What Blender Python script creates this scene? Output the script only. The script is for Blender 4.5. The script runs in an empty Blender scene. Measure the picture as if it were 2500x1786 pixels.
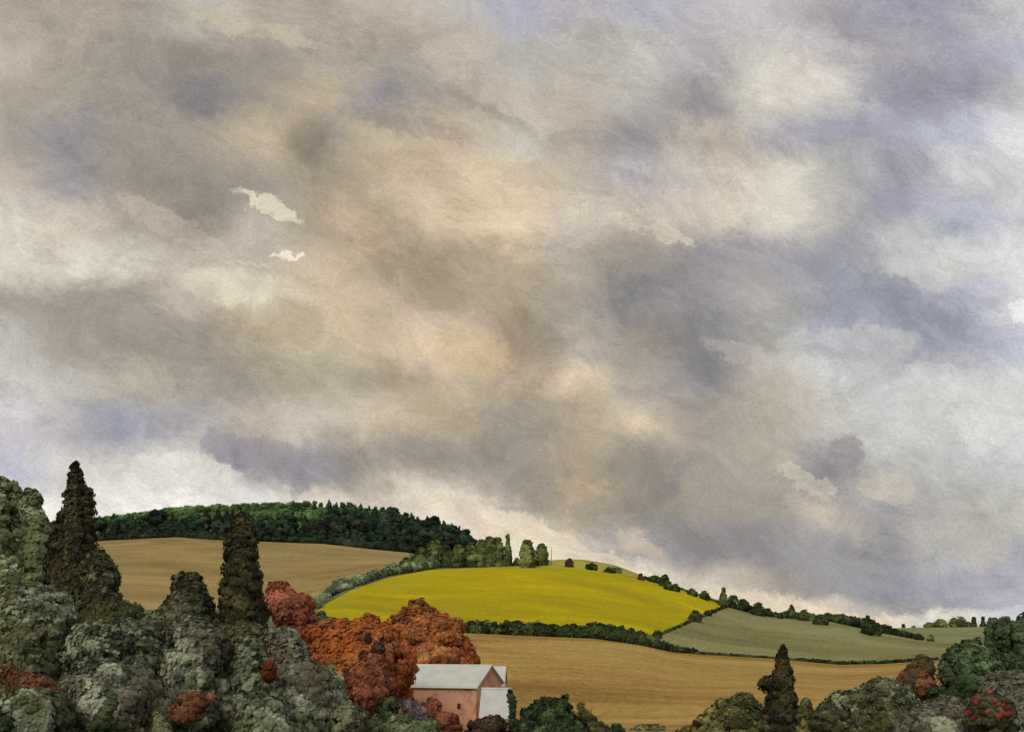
import bpy, math, random
import numpy as np
from mathutils import Vector

random.seed(7)
rng = np.random.default_rng(11)
F, HZ, EYE = 2681.0, 1560.0, 9.0        # focal length and horizon row measured on the photograph; eye height in metres
scene = bpy.context.scene
COL = scene.collection

# ------------------------------------------------------------------ helpers
def lin(c, k=1.0):
    out = []
    for v in c:
        v = v / 255.0
        out.append((v / 12.92 if v <= 0.04045 else ((v + 0.055) / 1.055) ** 2.4) * k)
    return tuple(out) + (1.0,)

def tag(o, label=None, cat=None, group=None, kind=None):
    if label: o['label'] = label
    if cat: o['category'] = cat
    if group: o['group'] = group
    if kind: o['kind'] = kind
    return o

def empty(name, loc):
    o = bpy.data.objects.new(name, None)
    o.empty_display_size = 0.5
    o.location = loc
    COL.objects.link(o)
    return o

def link(name, me, mat, parent=None):
    o = bpy.data.objects.new(name, me)
    COL.objects.link(o)
    if mat: me.materials.append(mat)
    if parent: o.parent = parent
    return o

def mesh_np(name, verts, loops, starts, totals, smooth=False, tone=None):
    me = bpy.data.meshes.new(name)
    me.vertices.add(len(verts)); me.loops.add(len(loops)); me.polygons.add(len(starts))
    me.vertices.foreach_set('co', np.asarray(verts, dtype=np.float32).ravel())
    me.loops.foreach_set('vertex_index', np.asarray(loops, dtype=np.int32))
    me.polygons.foreach_set('loop_start', np.asarray(starts, dtype=np.int32))
    me.polygons.foreach_set('loop_total', np.asarray(totals, dtype=np.int32))
    if smooth:
        me.polygons.foreach_set('use_smooth', np.ones(len(starts), dtype=bool))
    if tone is not None:
        a = me.attributes.new('tone', 'FLOAT', 'POINT')
        a.data.foreach_set('value', np.asarray(tone, dtype=np.float32))
    me.update(calc_edges=True)
    return me

def mesh_py(name, verts, faces, smooth=False):
    me = bpy.data.meshes.new(name)
    me.from_pydata([tuple(v) for v in verts], [], faces)
    if smooth:
        for p in me.polygons: p.use_smooth = True
    me.update()
    return me

# ------------------------------------------------------------------ material helpers
class N:
    def __init__(s, nt): s.nt = nt
    def new(s, t, **kw):
        n = s.nt.nodes.new(t)
        for k, v in kw.items(): setattr(n, k, v)
        return n
    def put(s, sock, v):
        if hasattr(v, 'is_linked') or hasattr(v, 'links'): s.nt.links.new(v, sock)
        else: sock.default_value = v
    def math(s, op, a, b=0.0, c=0.0, clamp=False):
        n = s.new('ShaderNodeMath', operation=op, use_clamp=clamp)
        s.put(n.inputs[0], a); s.put(n.inputs[1], b); s.put(n.inputs[2], c)
        return n.outputs[0]
    def mix(s, f, a, b, blend='MIX'):
        n = s.new('ShaderNodeMix', data_type='RGBA', blend_type=blend)
        s.put(n.inputs[0], f); s.put(n.inputs[6], a); s.put(n.inputs[7], b)
        return n.outputs[2]
    def noise(s, vec, scale, detail=4, rough=0.55, dist=0.0):
        n = s.new('ShaderNodeTexNoise')
        if vec is not None: s.put(n.inputs['Vector'], vec)
        n.inputs['Scale'].default_value = scale; n.inputs['Detail'].default_value = detail
        n.inputs['Roughness'].default_value = rough; n.inputs['Distortion'].default_value = dist
        return n.outputs[0]
    def ramp(s, f, stops, interp='LINEAR'):
        n = s.new('ShaderNodeValToRGB')
        n.color_ramp.interpolation = interp
        els = n.color_ramp.elements
        while len(els) > 1: els.remove(els[-1])
        els[0].position = stops[0][0]; els[0].color = stops[0][1]
        for p, c in stops[1:]:
            e = els.new(p); e.color = c
        s.put(n.inputs[0], f)
        return n.outputs[0]
    def scale(s, vec, v):
        n = s.new('ShaderNodeVectorMath', operation='MULTIPLY')
        s.put(n.inputs[0], vec); n.inputs[1].default_value = v
        return n.outputs[0]

def new_mat(name, rough=0.85, spec=0.15):
    m = bpy.data.materials.new(name); m.use_nodes = True
    b = m.node_tree.nodes['Principled BSDF']
    b.inputs['Roughness'].default_value = rough
    b.inputs['Specular IOR Level'].default_value = spec
    return m, N(m.node_tree), b

def g(v): return (v, v, v, 1.0)

def foliage_mat(name, cols, patch=None, pscale=0.25, size=1.0, pamt=0.62):
    """cols: dark, mid, light leaf colours; patch: another leaf colour that comes in as patches"""
    m, n, b = new_mat(name, 0.8, 0.12)
    oi = n.new('ShaderNodeObjectInfo')
    tc = n.new('ShaderNodeTexCoord')
    geo = n.new('ShaderNodeNewGeometry')
    pos = geo.outputs['Position']
    cols = [tuple(min(235, v * 1.2 + 4) for v in c) for c in cols]
    at = n.new('ShaderNodeAttribute', attribute_name='tone')
    big = n.noise(pos, 0.35 / size, 3, 0.6, 0.6)
    fine = n.noise(pos, 2.2 / size, 4, 0.65)
    t = n.math('MULTIPLY_ADD', big, 0.9, -0.20)
    t = n.math('MULTIPLY_ADD', fine, 0.35, t)
    t = n.math('ADD', t, n.math('MULTIPLY_ADD', at.outputs['Fac'], 0.8, -0.44))
    t = n.math('ADD', t, n.math('MULTIPLY_ADD', oi.outputs['Random'], 0.16, -0.08))
    col = n.ramp(t, [(0.08, lin(cols[0])), (0.38, lin(cols[1])), (0.75, lin(cols[2]))])
    if patch:
        pm = n.noise(pos, pscale / size, 4, 0.6, 1.0)
        pm = n.ramp(pm, [(pamt - 0.09, g(0)), (pamt, g(0.85))])
        col = n.mix(pm, col, lin(tuple(min(235, v * 1.1 + 3) for v in patch)))
    lt = n.noise(pos, 0.26 / size, 3, 0.5, 1.4)
    vv = n.new('ShaderNodeVectorMath', operation='ADD'); n.put(vv.inputs[0], pos); vv.inputs[1].default_value = (31.0, 7.0, 53.0)
    dk = n.noise(vv.outputs[0], 0.22 / size, 4, 0.6, 1.0)
    col = n.mix(n.ramp(lt, [(0.585, g(0)), (0.61, g(0.6))]), col, lin(tuple(min(225, v * 1.22 + 8) for v in cols[2])))
    col = n.mix(n.ramp(dk, [(0.56, g(0)), (0.62, g(0.6))]), col, lin(cols[0]))
    # thin darker rims where one tint of leaf gives way to the next
    rim = n.noise(pos, 0.42 / size, 3, 0.55, 0.9)
    rim = n.math('ABSOLUTE', n.math('ADD', rim, -0.52))
    rim = n.ramp(rim, [(0.0, g(0.66)), (0.012, g(0.8)), (0.03, g(1.0))])
    col = n.mix(1.0, col, rim, 'MULTIPLY')
    n.put(b.inputs['Base Color'], col)
    # thin leaves let part of the light through
    tr = n.new('ShaderNodeBsdfTranslucent'); n.put(tr.inputs['Color'], col)
    ms = n.new('ShaderNodeMixShader'); ms.inputs[0].default_value = 0.28
    n.put(ms.inputs[1], b.outputs[0]); n.put(ms.inputs[2], tr.outputs[0])
    n.put(m.node_tree.nodes['Material Output'].inputs['Surface'], ms.outputs[0])
    return m

def field_mat(name, cols, stretch=(0.02, 0.05, 0.05), rough=0.95, furrow=0.0, ang=0.0, specks=None, gran=0.5):
    m, n, b = new_mat(name, rough, 0.05)
    geo = n.new('ShaderNodeNewGeometry')
    pos = geo.outputs['Position']
    mp = n.new('ShaderNodeMapping'); mp.inputs['Rotation'].default_value = (0, 0, ang)
    n.put(mp.inputs[0], pos)
    big = n.noise(n.scale(mp.outputs[0], stretch), 1.0, 5, 0.62, 1.2)
    med = n.noise(pos, 0.35, 5, 0.75)
    fine = n.noise(n.scale(pos, (1.0, 0.35, 1.0)), 1.1, 3, 0.85)
    t = n.math('MULTIPLY_ADD', big, 1.5, -0.25 - 0.5 * 0.35 - 0.25 * gran * 0)
    t = n.math('ADD', t, n.math('MULTIPLY_ADD', med, 0.55 * gran + 0.1, -0.0))
    t = n.math('ADD', t, n.math('MULTIPLY_ADD', fine, 1.5 * gran, -0.75 * gran - 0.1))
    if furrow:
        w = n.new('ShaderNodeTexWave', wave_type='BANDS', bands_direction='Y')
        w.inputs['Scale'].default_value = 0.032; w.inputs['Distortion'].default_value = 16.0
        w.inputs['Detail'].default_value = 4.0; w.inputs['Detail Scale'].default_value = 0.6; w.inputs['Detail Roughness'].default_value = 0.7
        n.put(w.inputs[0], n.scale(mp.outputs[0], (0.3, 1.0, 0.0)))
        t = n.math('ADD', t, n.math('MULTIPLY_ADD', w.outputs['Fac'], furrow, -0.5 * furrow))
    k = len(cols)
    col = n.ramp(t, [(0.12 + 0.76 * i / (k - 1), lin(c)) for i, c in enumerate(cols)])
    if specks:
        sp = n.noise(pos, 0.9, 2, 0.5)
        col = n.mix(n.ramp(sp, [(specks[1], g(0)), (specks[1] + 0.05, g(0.8))]), col, lin(specks[0]))
    n.put(b.inputs['Base Color'], col)
    bp = n.new('ShaderNodeBump'); bp.inputs['Strength'].default_value = 0.25; bp.inputs['Distance'].default_value = 0.3
    n.put(bp.inputs['Height'], fine); n.put(b.inputs['Normal'], bp.outputs[0])
    return m

# ------------------------------------------------------------------ terrain
def pchip(xk, yk, x):
    """monotone cubic; yk may be (K,) or (K,M) with x (M,)"""
    xk = np.asarray(xk, float); yk = np.asarray(yk, float)
    h = np.diff(xk)
    if yk.ndim == 1:
        d = np.diff(yk) / h
    else:
        d = np.diff(yk, axis=0) / h[:, None]
    m = np.zeros_like(yk)
    with np.errstate(divide='ignore', invalid='ignore'):
        a, b_ = d[:-1], d[1:]
        hm = 2 * a * b_ / (a + b_)
        m[1:-1] = np.where(a * b_ > 0, hm, 0.0)
    m[0] = d[0]; m[-1] = d[-1]
    x = np.clip(x, xk[0], xk[-1])
    i = np.clip(np.searchsorted(xk, x, side='right') - 1, 0, len(xk) - 2)
    t = (x - xk[i]) / h[i]
    if yk.ndim == 1:
        y0, y1, m0, m1, hh = yk[i], yk[i + 1], m[i], m[i + 1], h[i]
    else:
        j = np.arange(yk.shape[1])
        raise NotImplementedError
    return (2*t**3-3*t**2+1)*y0 + (t**3-2*t**2+t)*hh*m0 + (-2*t**3+3*t**2)*y1 + (t**3-t**2)*hh*m1

ROWS = [  # distance Y, [(column, row on the skyline or boundary)] or a height
    (0.0, 0.0), (60.0, 0.0), (116.0, 0.0),
    (262.0, [(-1500, 1560), (0, 1560), (250, 1540), (500, 1520), (780, 1510), (980, 1528), (1150, 1540), (1300, 1546), (1450, 1552),
             (1560, 1564), (1650, 1588), (1750, 1598), (1900, 1607), (2050, 1621), (2150, 1619), (2330, 1607), (2500, 1600), (4000, 1600)]),
    (320.0, [(-1500, 1510), (0, 1495), (250, 1482), (500, 1470), (780, 1474), (860, 1446), (980, 1448), (1150, 1452), (1300, 1456), (1450, 1464),
             (1600, 1488), (1700, 1512), (1750, 1528), (1900, 1552), (2050, 1570), (2150, 1585), (2330, 1590), (2500, 1590), (4000, 1590)]),
    (385.0, [(-1500, 1450), (0, 1430), (250, 1440), (500, 1446), (700, 1450), (780, 1440), (860, 1420), (950, 1400), (1050, 1390), (1200, 1385), (1350, 1386),
             (1480, 1396), (1600, 1421), (1680, 1446), (1775, 1478), (1850, 1500), (1950, 1512), (2030, 1517), (2150, 1545), (2250, 1565), (2330, 1575), (2500, 1578), (4000, 1578)]),
    (430.0, [(-1500, 1425), (0, 1410), (250, 1415), (500, 1420), (780, 1410), (950, 1387), (1050, 1383), (1200, 1377), (1340, 1369), (1400, 1366), (1480, 1376),
             (1560, 1403), (1620, 1432), (1700, 1470), (1800, 1510), (1950, 1535), (2100, 1552), (2250, 1572), (2500, 1582), (4000, 1582)]),
    (620.0, [(-1500, 1350), (0, 1335), (250, 1320), (430, 1311), (560, 1320), (800, 1328), (980, 1347), (1100, 1370), (1200, 1400), (1300, 1430), (1480, 1480), (1770, 1530),
             (2000, 1546), (2200, 1556), (2500, 1565), (4000, 1565)]),
    (760.0, [(-1500, 1290), (0, 1285), (250, 1283), (400, 1265), (500, 1254), (640, 1247), (780, 1240), (860, 1240), (1000, 1268), (1100, 1305), (1170, 1350),
             (1260, 1410), (1480, 1490), (1770, 1530), (2000, 1545), (2200, 1552), (2500, 1560), (4000, 1560)]),
    (1250.0, [(-1500, 1400), (0, 1400), (800, 1400), (1260, 1450), (1770, 1528), (2000, 1535), (2200, 1532), (2500, 1528), (4000, 1520)]),
    (2500.0, [(-1500, 1500), (1260, 1530), (2200, 1545), (4000, 1540)]),
    (6500.0, 0.0),
]
PXG = np.linspace(-1500, 4000, 1101)
YG = np.concatenate([np.linspace(0, 300, 151), np.linspace(302, 800, 250), np.geomspace(806, 6500, 120)])
rowz = []
for Y, r in ROWS:
    if isinstance(r, float): rowz.append(np.full(len(PXG), r))
    else:
        py = pchip([a for a, _ in r], [b for _, b in r], PXG)
        rowz.append(EYE + (HZ - py) / F * Y)
rowz = np.array(rowz); rowY = np.array([r[0] for r in ROWS])
TAB = np.empty((len(PXG), len(YG)))
for i in range(len(PXG)):
    TAB[i] = pchip(rowY, rowz[:, i], YG)
# round the crease lines a little across the columns
for _ in range(6):
    TAB[1:-1] = 0.5 * TAB[1:-1] + 0.25 * (TAB[2:] + TAB[:-2])

def T(x, y):
    x = np.asarray(x, float); y = np.asarray(y, float)
    r = np.hypot(x, y)
    ye = np.maximum(y, 0.6 * r)
    u = np.clip(x / np.maximum(ye, 1e-3), -1.02, 1.02)
    fi = (1250 + F * u - PXG[0]) / (PXG[1] - PXG[0])
    fi = np.clip(fi, 0, len(PXG) - 1.001); i = fi.astype(int); a = fi - i
    fj = np.interp(ye, YG, np.arange(len(YG))); fj = np.clip(fj, 0, len(YG) - 1.001); j = fj.astype(int); b = fj - j
    z = (TAB[i, j]*(1-a)+TAB[i+1, j]*a)*(1-b) + (TAB[i, j+1]*(1-a)+TAB[i+1, j+1]*a)*b
    return z

def Tz(x, y): return float(T(np.array([x]), np.array([y]))[0])

YS = np.concatenate([np.linspace(60, 500, 1761), np.linspace(500.5, 1600, 2200)])
def hit(px, py, ymin=60.0, ymax=1600.0):
    """distance at which the sight line through a point of the photo meets the ground (or the crest it passes just over)"""
    ys = YS[(YS >= ymin) & (YS <= ymax)]
    xs = (px - 1250) / F * ys
    el = HZ - (T(xs, ys) - EYE) / ys * F
    k = np.nonzero(el <= py)[0]
    if len(k): return float(ys[k[0]])
    return float(ys[np.argmin(el)])

def P(px, py, Y): return Vector(((px - 1250) / F * Y, Y, EYE + (HZ - py) / F * Y))
def ground_at(px, Y):
    x = (px - 1250) / F * Y
    return Vector((x, Y, Tz(x, Y)))

# ground sheet, one polar mesh all round the viewpoint
az = np.concatenate([np.arange(-180, -40, 4.0), np.arange(-40, -28, 1.0), np.arange(-28, 28, 0.12), np.arange(28, 40, 1.0), np.arange(40, 180, 4.0)])
rr = np.concatenate([[0.5, 20, 45, 70], np.arange(90, 480, 2.5), np.arange(480, 820, 5.0), np.geomspace(830, 9000, 60)])
A, R = np.meshgrid(np.radians(az), rr, indexing='ij')
gx, gy = R * np.sin(A), R * np.cos(A)
gz = T(gx, gy)
na, nr = gx.shape
V = np.stack([gx, gy, gz], -1).reshape(-1, 3)
ii, jj = np.meshgrid(np.arange(na), np.arange(nr - 1), indexing='ij')
i2 = (ii + 1) % na
quads = np.stack([ii*nr+jj, ii*nr+jj+1, i2*nr+jj+1, i2*nr+jj], -1).reshape(-1, 4)
m_ground = field_mat('meadow_grass', [(70, 72, 50), (98, 104, 72), (122, 128, 88), (140, 142, 100)], stretch=(0.03, 0.03, 0.03))
me = mesh_np('ground', V, quads.ravel(), np.arange(len(quads))*4, np.full(len(quads), 4), True)
tag(link('ground', me, m_ground), kind='structure')

def field(name, top, bottom, mat, lift=0.14, n=44, step=4.0, ytop=None):
    x0 = max(top[0][0], bottom[0][0]); x1 = min(top[-1][0], bottom[-1][0])
    cols = np.arange(x0, x1 + step, step); cols[-1] = x1
    vs = []
    for c in cols:
        pt = float(np.interp(c, *zip(*top))) ; pb = float(np.interp(c, *zip(*bottom)))
        pb = max(pb, pt + 0.5)
        yb = hit(c, pb, ymin=90); yt = max(hit(c, pt, ymin=yb), yb + 0.1)
        if ytop: yt = min(yt, ytop)
        ys = np.linspace(yb, yt, n); xs = (c - 1250) / F * ys
        vs.append(np.stack([xs, ys, T(xs, ys) + lift], -1))
    vs = np.array(vs); k = len(cols)
    a, b = np.meshgrid(np.arange(k - 1), np.arange(n - 1), indexing='ij')
    q = np.stack([a*n+b, (a+1)*n+b, (a+1)*n+b+1, a*n+b+1], -1).reshape(-1, 4)
    me = mesh_np(name, vs.reshape(-1, 3), q.ravel(), np.arange(len(q))*4, np.full(len(q), 4), True)
    return tag(link(name, me, mat), kind='structure')

M_yellow = field_mat('rapeseed_crop', [(148, 138, 26), (162, 150, 20), (182, 164, 16), (200, 178, 22)], stretch=(0.02, 0.03, 0.02), gran=0.5, specks=((190, 180, 80), 0.68))
M_brown_up = field_mat('upper_stubble', [(118, 100, 62), (141, 122, 78), (158, 138, 91), (172, 152, 103)], stretch=(0.012, 0.02, 0.02), gran=0.8)
M_brown_low = field_mat('lower_stubble', [(130, 102, 52), (151, 122, 66), (168, 141, 80), (180, 156, 93)], stretch=(0.012, 0.035, 0.02), furrow=0.1, gran=0.7)
M_green = field_mat('pasture', [(98, 96, 62), (120, 118, 77), (135, 132, 88), (148, 144, 100)], stretch=(0.015, 0.03, 0.02), gran=0.75)
M_far = field_mat('far_pasture', [(112, 116, 74), (130, 134, 90), (146, 148, 104)], stretch=(0.01, 0.01, 0.02), gran=0.5)
M_band = field_mat('hill_grass', [(140, 134, 50), (164, 156, 66), (176, 168, 80)], stretch=(0.02, 0.02, 0.02), gran=0.6)
M_wood = field_mat('woodland_floor', [(58, 74, 44), (74, 96, 54), (88, 112, 62)], stretch=(0.05, 0.05, 0.05), gran=0.8)

Dtop = [(775, 1492), (800, 1472), (860, 1440), (950, 1410), (1050, 1391), (1200, 1385), (1350, 1386), (1480, 1396), (1600, 1421), (1680, 1446), (1776, 1480)]
Dbot = [(775, 1500), (850, 1515), (980, 1532), (1150, 1530), (1300, 1536), (1450, 1541), (1560, 1548), (1612, 1550), (1700, 1513), (1776, 1481)]
Ftop = [(900, 1530), (1150, 1546), (1300, 1553), (1450, 1559), (1560, 1575), (1650, 1592), (1750, 1600), (1900, 1609), (2050, 1623), (2150, 1621), (2420, 1606)]
field('upper_brown_field', [(-250, 1340), (270, 1318), (430, 1310), (560, 1320), (650, 1322), (800, 1328), (900, 1340), (1000, 1349)],
      [(-250, 1490), (700, 1490), (780, 1462), (830, 1425), (900, 1400), (1000, 1384)], M_brown_up)
field('yellow_field', Dtop, Dbot, M_yellow, n=60)
field('hill_grass', [(1200, 1376), (1340, 1369), (1400, 1366), (1480, 1376), (1570, 1406)], [(1200, 1385), (1350, 1386), (1480, 1396), (1570, 1413)], M_band, lift=0.1, n=16)
field('green_field', [(1612, 1549), (1700, 1511), (1776, 1479), (1850, 1500), (1950, 1512), (2030, 1517), (2150, 1545), (2250, 1565), (2420, 1577)],
      [(1612, 1580), (1650, 1590), (1750, 1598), (1900, 1607), (2050, 1621), (2150, 1619), (2420, 1605)], M_green, lift=0.1, n=60, ytop=392.0)
field('lower_brown_field', Ftop, [(900, 1800), (2420, 1800)], M_brown_low, lift=0.1, n=70)
field('far_field', [(1960, 1535), (2200, 1532), (2500, 1528)], [(1960, 1549), (2150, 1560), (2500, 1585)], M_far, n=40)
field('woodland_floor', [(60, 1240), (1240, 1240)], [(60, 1326), (270, 1316), (430, 1308), (560, 1318), (650, 1320), (800, 1326), (900, 1338), (1000, 1347), (1100, 1368), (1240, 1400)], M_wood, lift=0.1, n=20)

# ------------------------------------------------------------------ foliage
def ico(sub):
    import bmesh
    bm = bmesh.new(); bmesh.ops.create_icosphere(bm, subdivisions=sub, radius=1.0)
    v = np.array([p.co[:] for p in bm.verts]); f = np.array([[q.index for q in p.verts] for p in bm.faces]); bm.free()
    return v, f
ICO = ico(2)

def crown_mesh(name, blobs, leaf, cover=1.5, core=0.88, lump=0.12):
    """blobs: array (n,6) centre xyz and radii; a lumpy heart for each clump and many small leaf faces over it"""
    blobs = np.asarray(blobs, float)
    nb = len(blobs)
    vs, loops, totals, tones = [], [], [], []
    off = 0
    iv, fi = ICO
    mid = blobs[:, :3].mean(0); ext = np.maximum(blobs[:, :3].std(0), blobs[:, 3:6].mean(0) * 0.5)
    for k in range(nb):
        c, r = blobs[k, :3], blobs[k, 3:6]
        ph = rng.uniform(0, 6.28, 6)
        tone = rng.uniform(0.15, 0.95)
        def lumpf(d):
            return 1 + lump * (np.sin(3.1*d[:, 0]+ph[0])*np.sin(3.7*d[:, 1]+ph[1]) + 0.8*np.sin(5.3*d[:, 2]+ph[2]+2*d[:, 0]) * np.sin(6.1*d[:, 0]+ph[3]))
        v = c + iv * r * core * lumpf(iv)[:, None]
        vs.append(v); loops.append((fi + off).ravel()); totals.append(np.full(len(fi), 3)); off += len(v)
        tones.append(np.full(len(v), tone * 0.8))
        area = 4 * math.pi * ((r[0]*r[1])**1.6/3 + (r[0]*r[2])**1.6/3 + (r[1]*r[2])**1.6/3) ** (1/1.6)
        n = int(cover * area / (1.9 * leaf * leaf)) + 8
        d = rng.normal(size=(n, 3)); d /= np.linalg.norm(d, axis=1)[:, None]
        pos = c + d * r * (lumpf(d) * np.where(rng.random(n) < 0.14, rng.uniform(1.0, 1.16, n), rng.uniform(0.93, 1.05, n)))[:, None]
        # drop leaves buried in other clumps
        keep = np.ones(n, bool)
        for q in range(nb):
            if q != k and np.all(np.abs(blobs[q, :3] - c) < blobs[q, 3:6] + r):
                e = (pos - blobs[q, :3]) / (blobs[q, 3:6] * 0.82)
                keep &= (e * e).sum(1) > 1
        d, pos = d[keep], pos[keep]; n = len(d)
        if not n: continue
        nrm = d / r; nrm /= np.linalg.norm(nrm, axis=1)[:, None]
        cd = (pos - mid) / ext; cd /= np.linalg.norm(cd, axis=1)[:, None] + 1e-6
        nrm = 0.55 * nrm + 0.6 * cd; nrm /= np.linalg.norm(nrm, axis=1)[:, None] + 1e-6
        nrm = nrm + rng.normal(scale=0.2, size=(n, 3)); nrm /= np.linalg.norm(nrm, axis=1)[:, None]
        a = np.cross(nrm, rng.normal(size=(n, 3))); a /= np.linalg.norm(a, axis=1)[:, None]
        b = np.cross(nrm, a)
        s = leaf * rng.uniform(0.55, 1.25, n)
        ang = np.arange(5) * 2 * math.pi / 5
        rad = rng.uniform(0.7, 1.1, (n, 5))
        P5 = pos[:, None, :] + (a[:, None, :] * (np.cos(ang) * rad)[:, :, None] + b[:, None, :] * (np.sin(ang) * rad * 0.75)[:, :, None]) * s[:, None, None]
        vs.append(P5.reshape(-1, 3)); loops.append(np.arange(n * 5) + off); totals.append(np.full(n, 5)); off += n * 5
        tl = np.clip(tone + rng.normal(scale=0.13, size=n), 0, 1)
        tones.append(np.repeat(tl, 5))
    totals = np.concatenate(totals)
    starts = np.concatenate([[0], np.cumsum(totals)[:-1]])
    return mesh_np(name, np.concatenate(vs), np.concatenate(loops), starts, totals, False, np.concatenate(tones))

def trunk_mesh(name, h, r0, limbs=4, lean=0.0):
    vs, fs = [], []
    def tube(p, q, a, b, seg=8, steps=4):
        p, q = Vector(p), Vector(q); d = (q - p).normalized()
        s = d.orthogonal().normalized(); t = d.cross(s); base = len(vs)
        for i in range(steps + 1):
            f = i / steps; c = p.lerp(q, f) + s * math.sin(f * 5) * a * 0.25; rad = a + (b - a) * f
            if i == 0: rad *= 1.0
            for j in range(seg):
                w = 2 * math.pi * j / seg
                vs.append(c + s * math.cos(w) * rad + t * math.sin(w) * rad)
        for i in range(steps):
            for j in range(seg):
                fs.append((base + i*seg + j, base + i*seg + (j+1) % seg, base + (i+1)*seg + (j+1) % seg, base + (i+1)*seg + j))
    tube((0, 0, -0.4), (lean, 0, h), r0, r0 * 0.35, steps=6)
    for k in range(limbs):
        w = k * 2.4 + random.random(); z = h * (0.45 + 0.45 * k / max(1, limbs))
        L = h * 0.12
        tube((lean * z / h, 0, z), (math.cos(w) * L + lean, math.sin(w) * L, z + L * 0.9), r0 * 0.4, r0 * 0.12, steps=3)
    return mesh_py(name, vs, fs, True)

def bark_mat(name, a, b):
    m, n, bs = new_mat(name, 0.9, 0.1)
    tc = n.new('ShaderNodeTexCoord')
    t = n.noise(n.scale(tc.outputs['Object'], (4.0, 4.0, 0.8)), 1.5, 5, 0.7)
    n.put(bs.inputs['Base Color'], n.ramp(t, [(0.3, lin(a)), (0.7, lin(b))]))
    return m
M_bark = bark_mat('bark', (44, 38, 32), (84, 74, 60))
M_bark_pale = bark_mat('pale_bark', (120, 116, 100), (176, 170, 150))

def slices_blobs(sl, Y, rk=0.42, rmin=8, rmax=34, depth=0.9, wob=True):
    """sl: [(row, left, right)] outline of a crown; fills it with round clumps in the volume it turns round"""
    ys = [s[0] for s in sl]
    out = []
    y = ys[0]
    wmax = max(s[2] - s[1] for s in sl) / 2
    pa = [random.uniform(0, 6.28) for _ in range(4)]
    while y <= ys[-1] + 1:
        L = np.interp(y, ys, [s[1] for s in sl]); Rr = np.interp(y, ys, [s[2] for s in sl])
        if wmax > 30 and wob:
            hw = (Rr - L) / 2; q = wmax * 0.9; k = min(hw * 0.16, 9)
            L += k * (math.sin(y / q * 3.1 + pa[0]) + 0.7 * math.sin(y / q * 7.3 + pa[1]))
            Rr += k * (math.sin(y / q * 3.4 + pa[2]) + 0.7 * math.sin(y / q * 6.7 + pa[3]))
        hw = (Rr - L) / 2; cx = (L + Rr) / 2
        r = float(np.clip(hw * rk * random.uniform(0.65, 1.35), rmin * random.uniform(0.8, 1.25), rmax)); r = min(r, max(hw, 4))
        m = max(1, int(math.ceil(2 * max(hw - r, 0) / (r * 1.15))) + 1)
        for k in range(m):
            t = 0 if m == 1 else -1 + 2 * k / (m - 1)
            if 0 < k < m - 1: t += random.uniform(-0.12, 0.12)
            rq = r * random.uniform(0.82, 1.18)
            px = cx + t * max(hw - rq, 0) ; py = y + rq * 0.8 + random.uniform(-0.3, 0.3) * r
            arc = math.sqrt(max(0, 1 - t * t)) * max(hw - rq, 0) * depth
            for sgn in ((-1, 1) if arc > rq * 0.5 else (random.choice((-1, 1)),)):
                dy = sgn * arc * random.uniform(0.7, 1.0)
                out.append((px, py, dy, rq * random.uniform(0.9, 1.2), rq * random.uniform(0.8, 1.05)))
                if sgn < 0 or m == 1:
                    for _ in range(random.choice((1, 2, 2, 3))):
                        a = random.uniform(-0.3, math.pi + 0.3); q = rq * random.uniform(0.32, 0.55)
                        out.append((px + math.cos(a) * rq * 0.85, py - math.sin(a) * rq * 0.75, dy - rq * random.uniform(0.0, 0.8), q, q * random.uniform(0.7, 1.0)))
        y += r * random.uniform(0.95, 1.2)
    s = Y / F
    res = []
    for px, py, dy, rx, rz in out:
        p = P(px, py, Y)
        res.append((p.x, p.y + dy * s, p.z, rx * s, rx * s, rz * s))
    return res

def tree(name, label, cat, mat, Y, sl, leaf=0.3, group=None, rk=0.42, rmin=9, rmax=34, cover=1.5, bark=None, depth=0.9, extra=None, lump=0.12):
    bl = slices_blobs(sl, Y, rk, rmin, rmax, depth, cat != 'cypress')
    leaf *= 0.72 if Y < 160 else 1.0
    if extra: bl += extra
    bl = np.array(bl)
    cx = float(np.mean([(s[1] + s[2]) / 2 for s in sl]))
    base = ground_at(cx, Y)
    # nothing below the ground
    bl = bl[bl[:, 2] + bl[:, 5] * 0.5 > base.z]
    bl[:, 2] = np.maximum(bl[:, 2], base.z + bl[:, 5] * 0.55)
    root = empty(name, base)
    tag(root, label, cat, group)
    loc = bl.copy(); loc[:, :3] -= np.array(base)
    me = crown_mesh('crown', loc, leaf, cover, lump=lump)
    shrub = cat in ('shrub', 'bush', 'hedge')
    link('foliage' if shrub else 'crown', me, mat, root)
    top = float((loc[:, 2] + loc[:, 5]).max())
    tx = float(np.average(loc[:, 0])) * 0.5
    tr = link('stem' if shrub else 'trunk', trunk_mesh('trunk', top * 0.8, max(0.08, top * 0.022)), bark or M_bark, root)
    tr.location = (tx, 0, 0)
    return root

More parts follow.
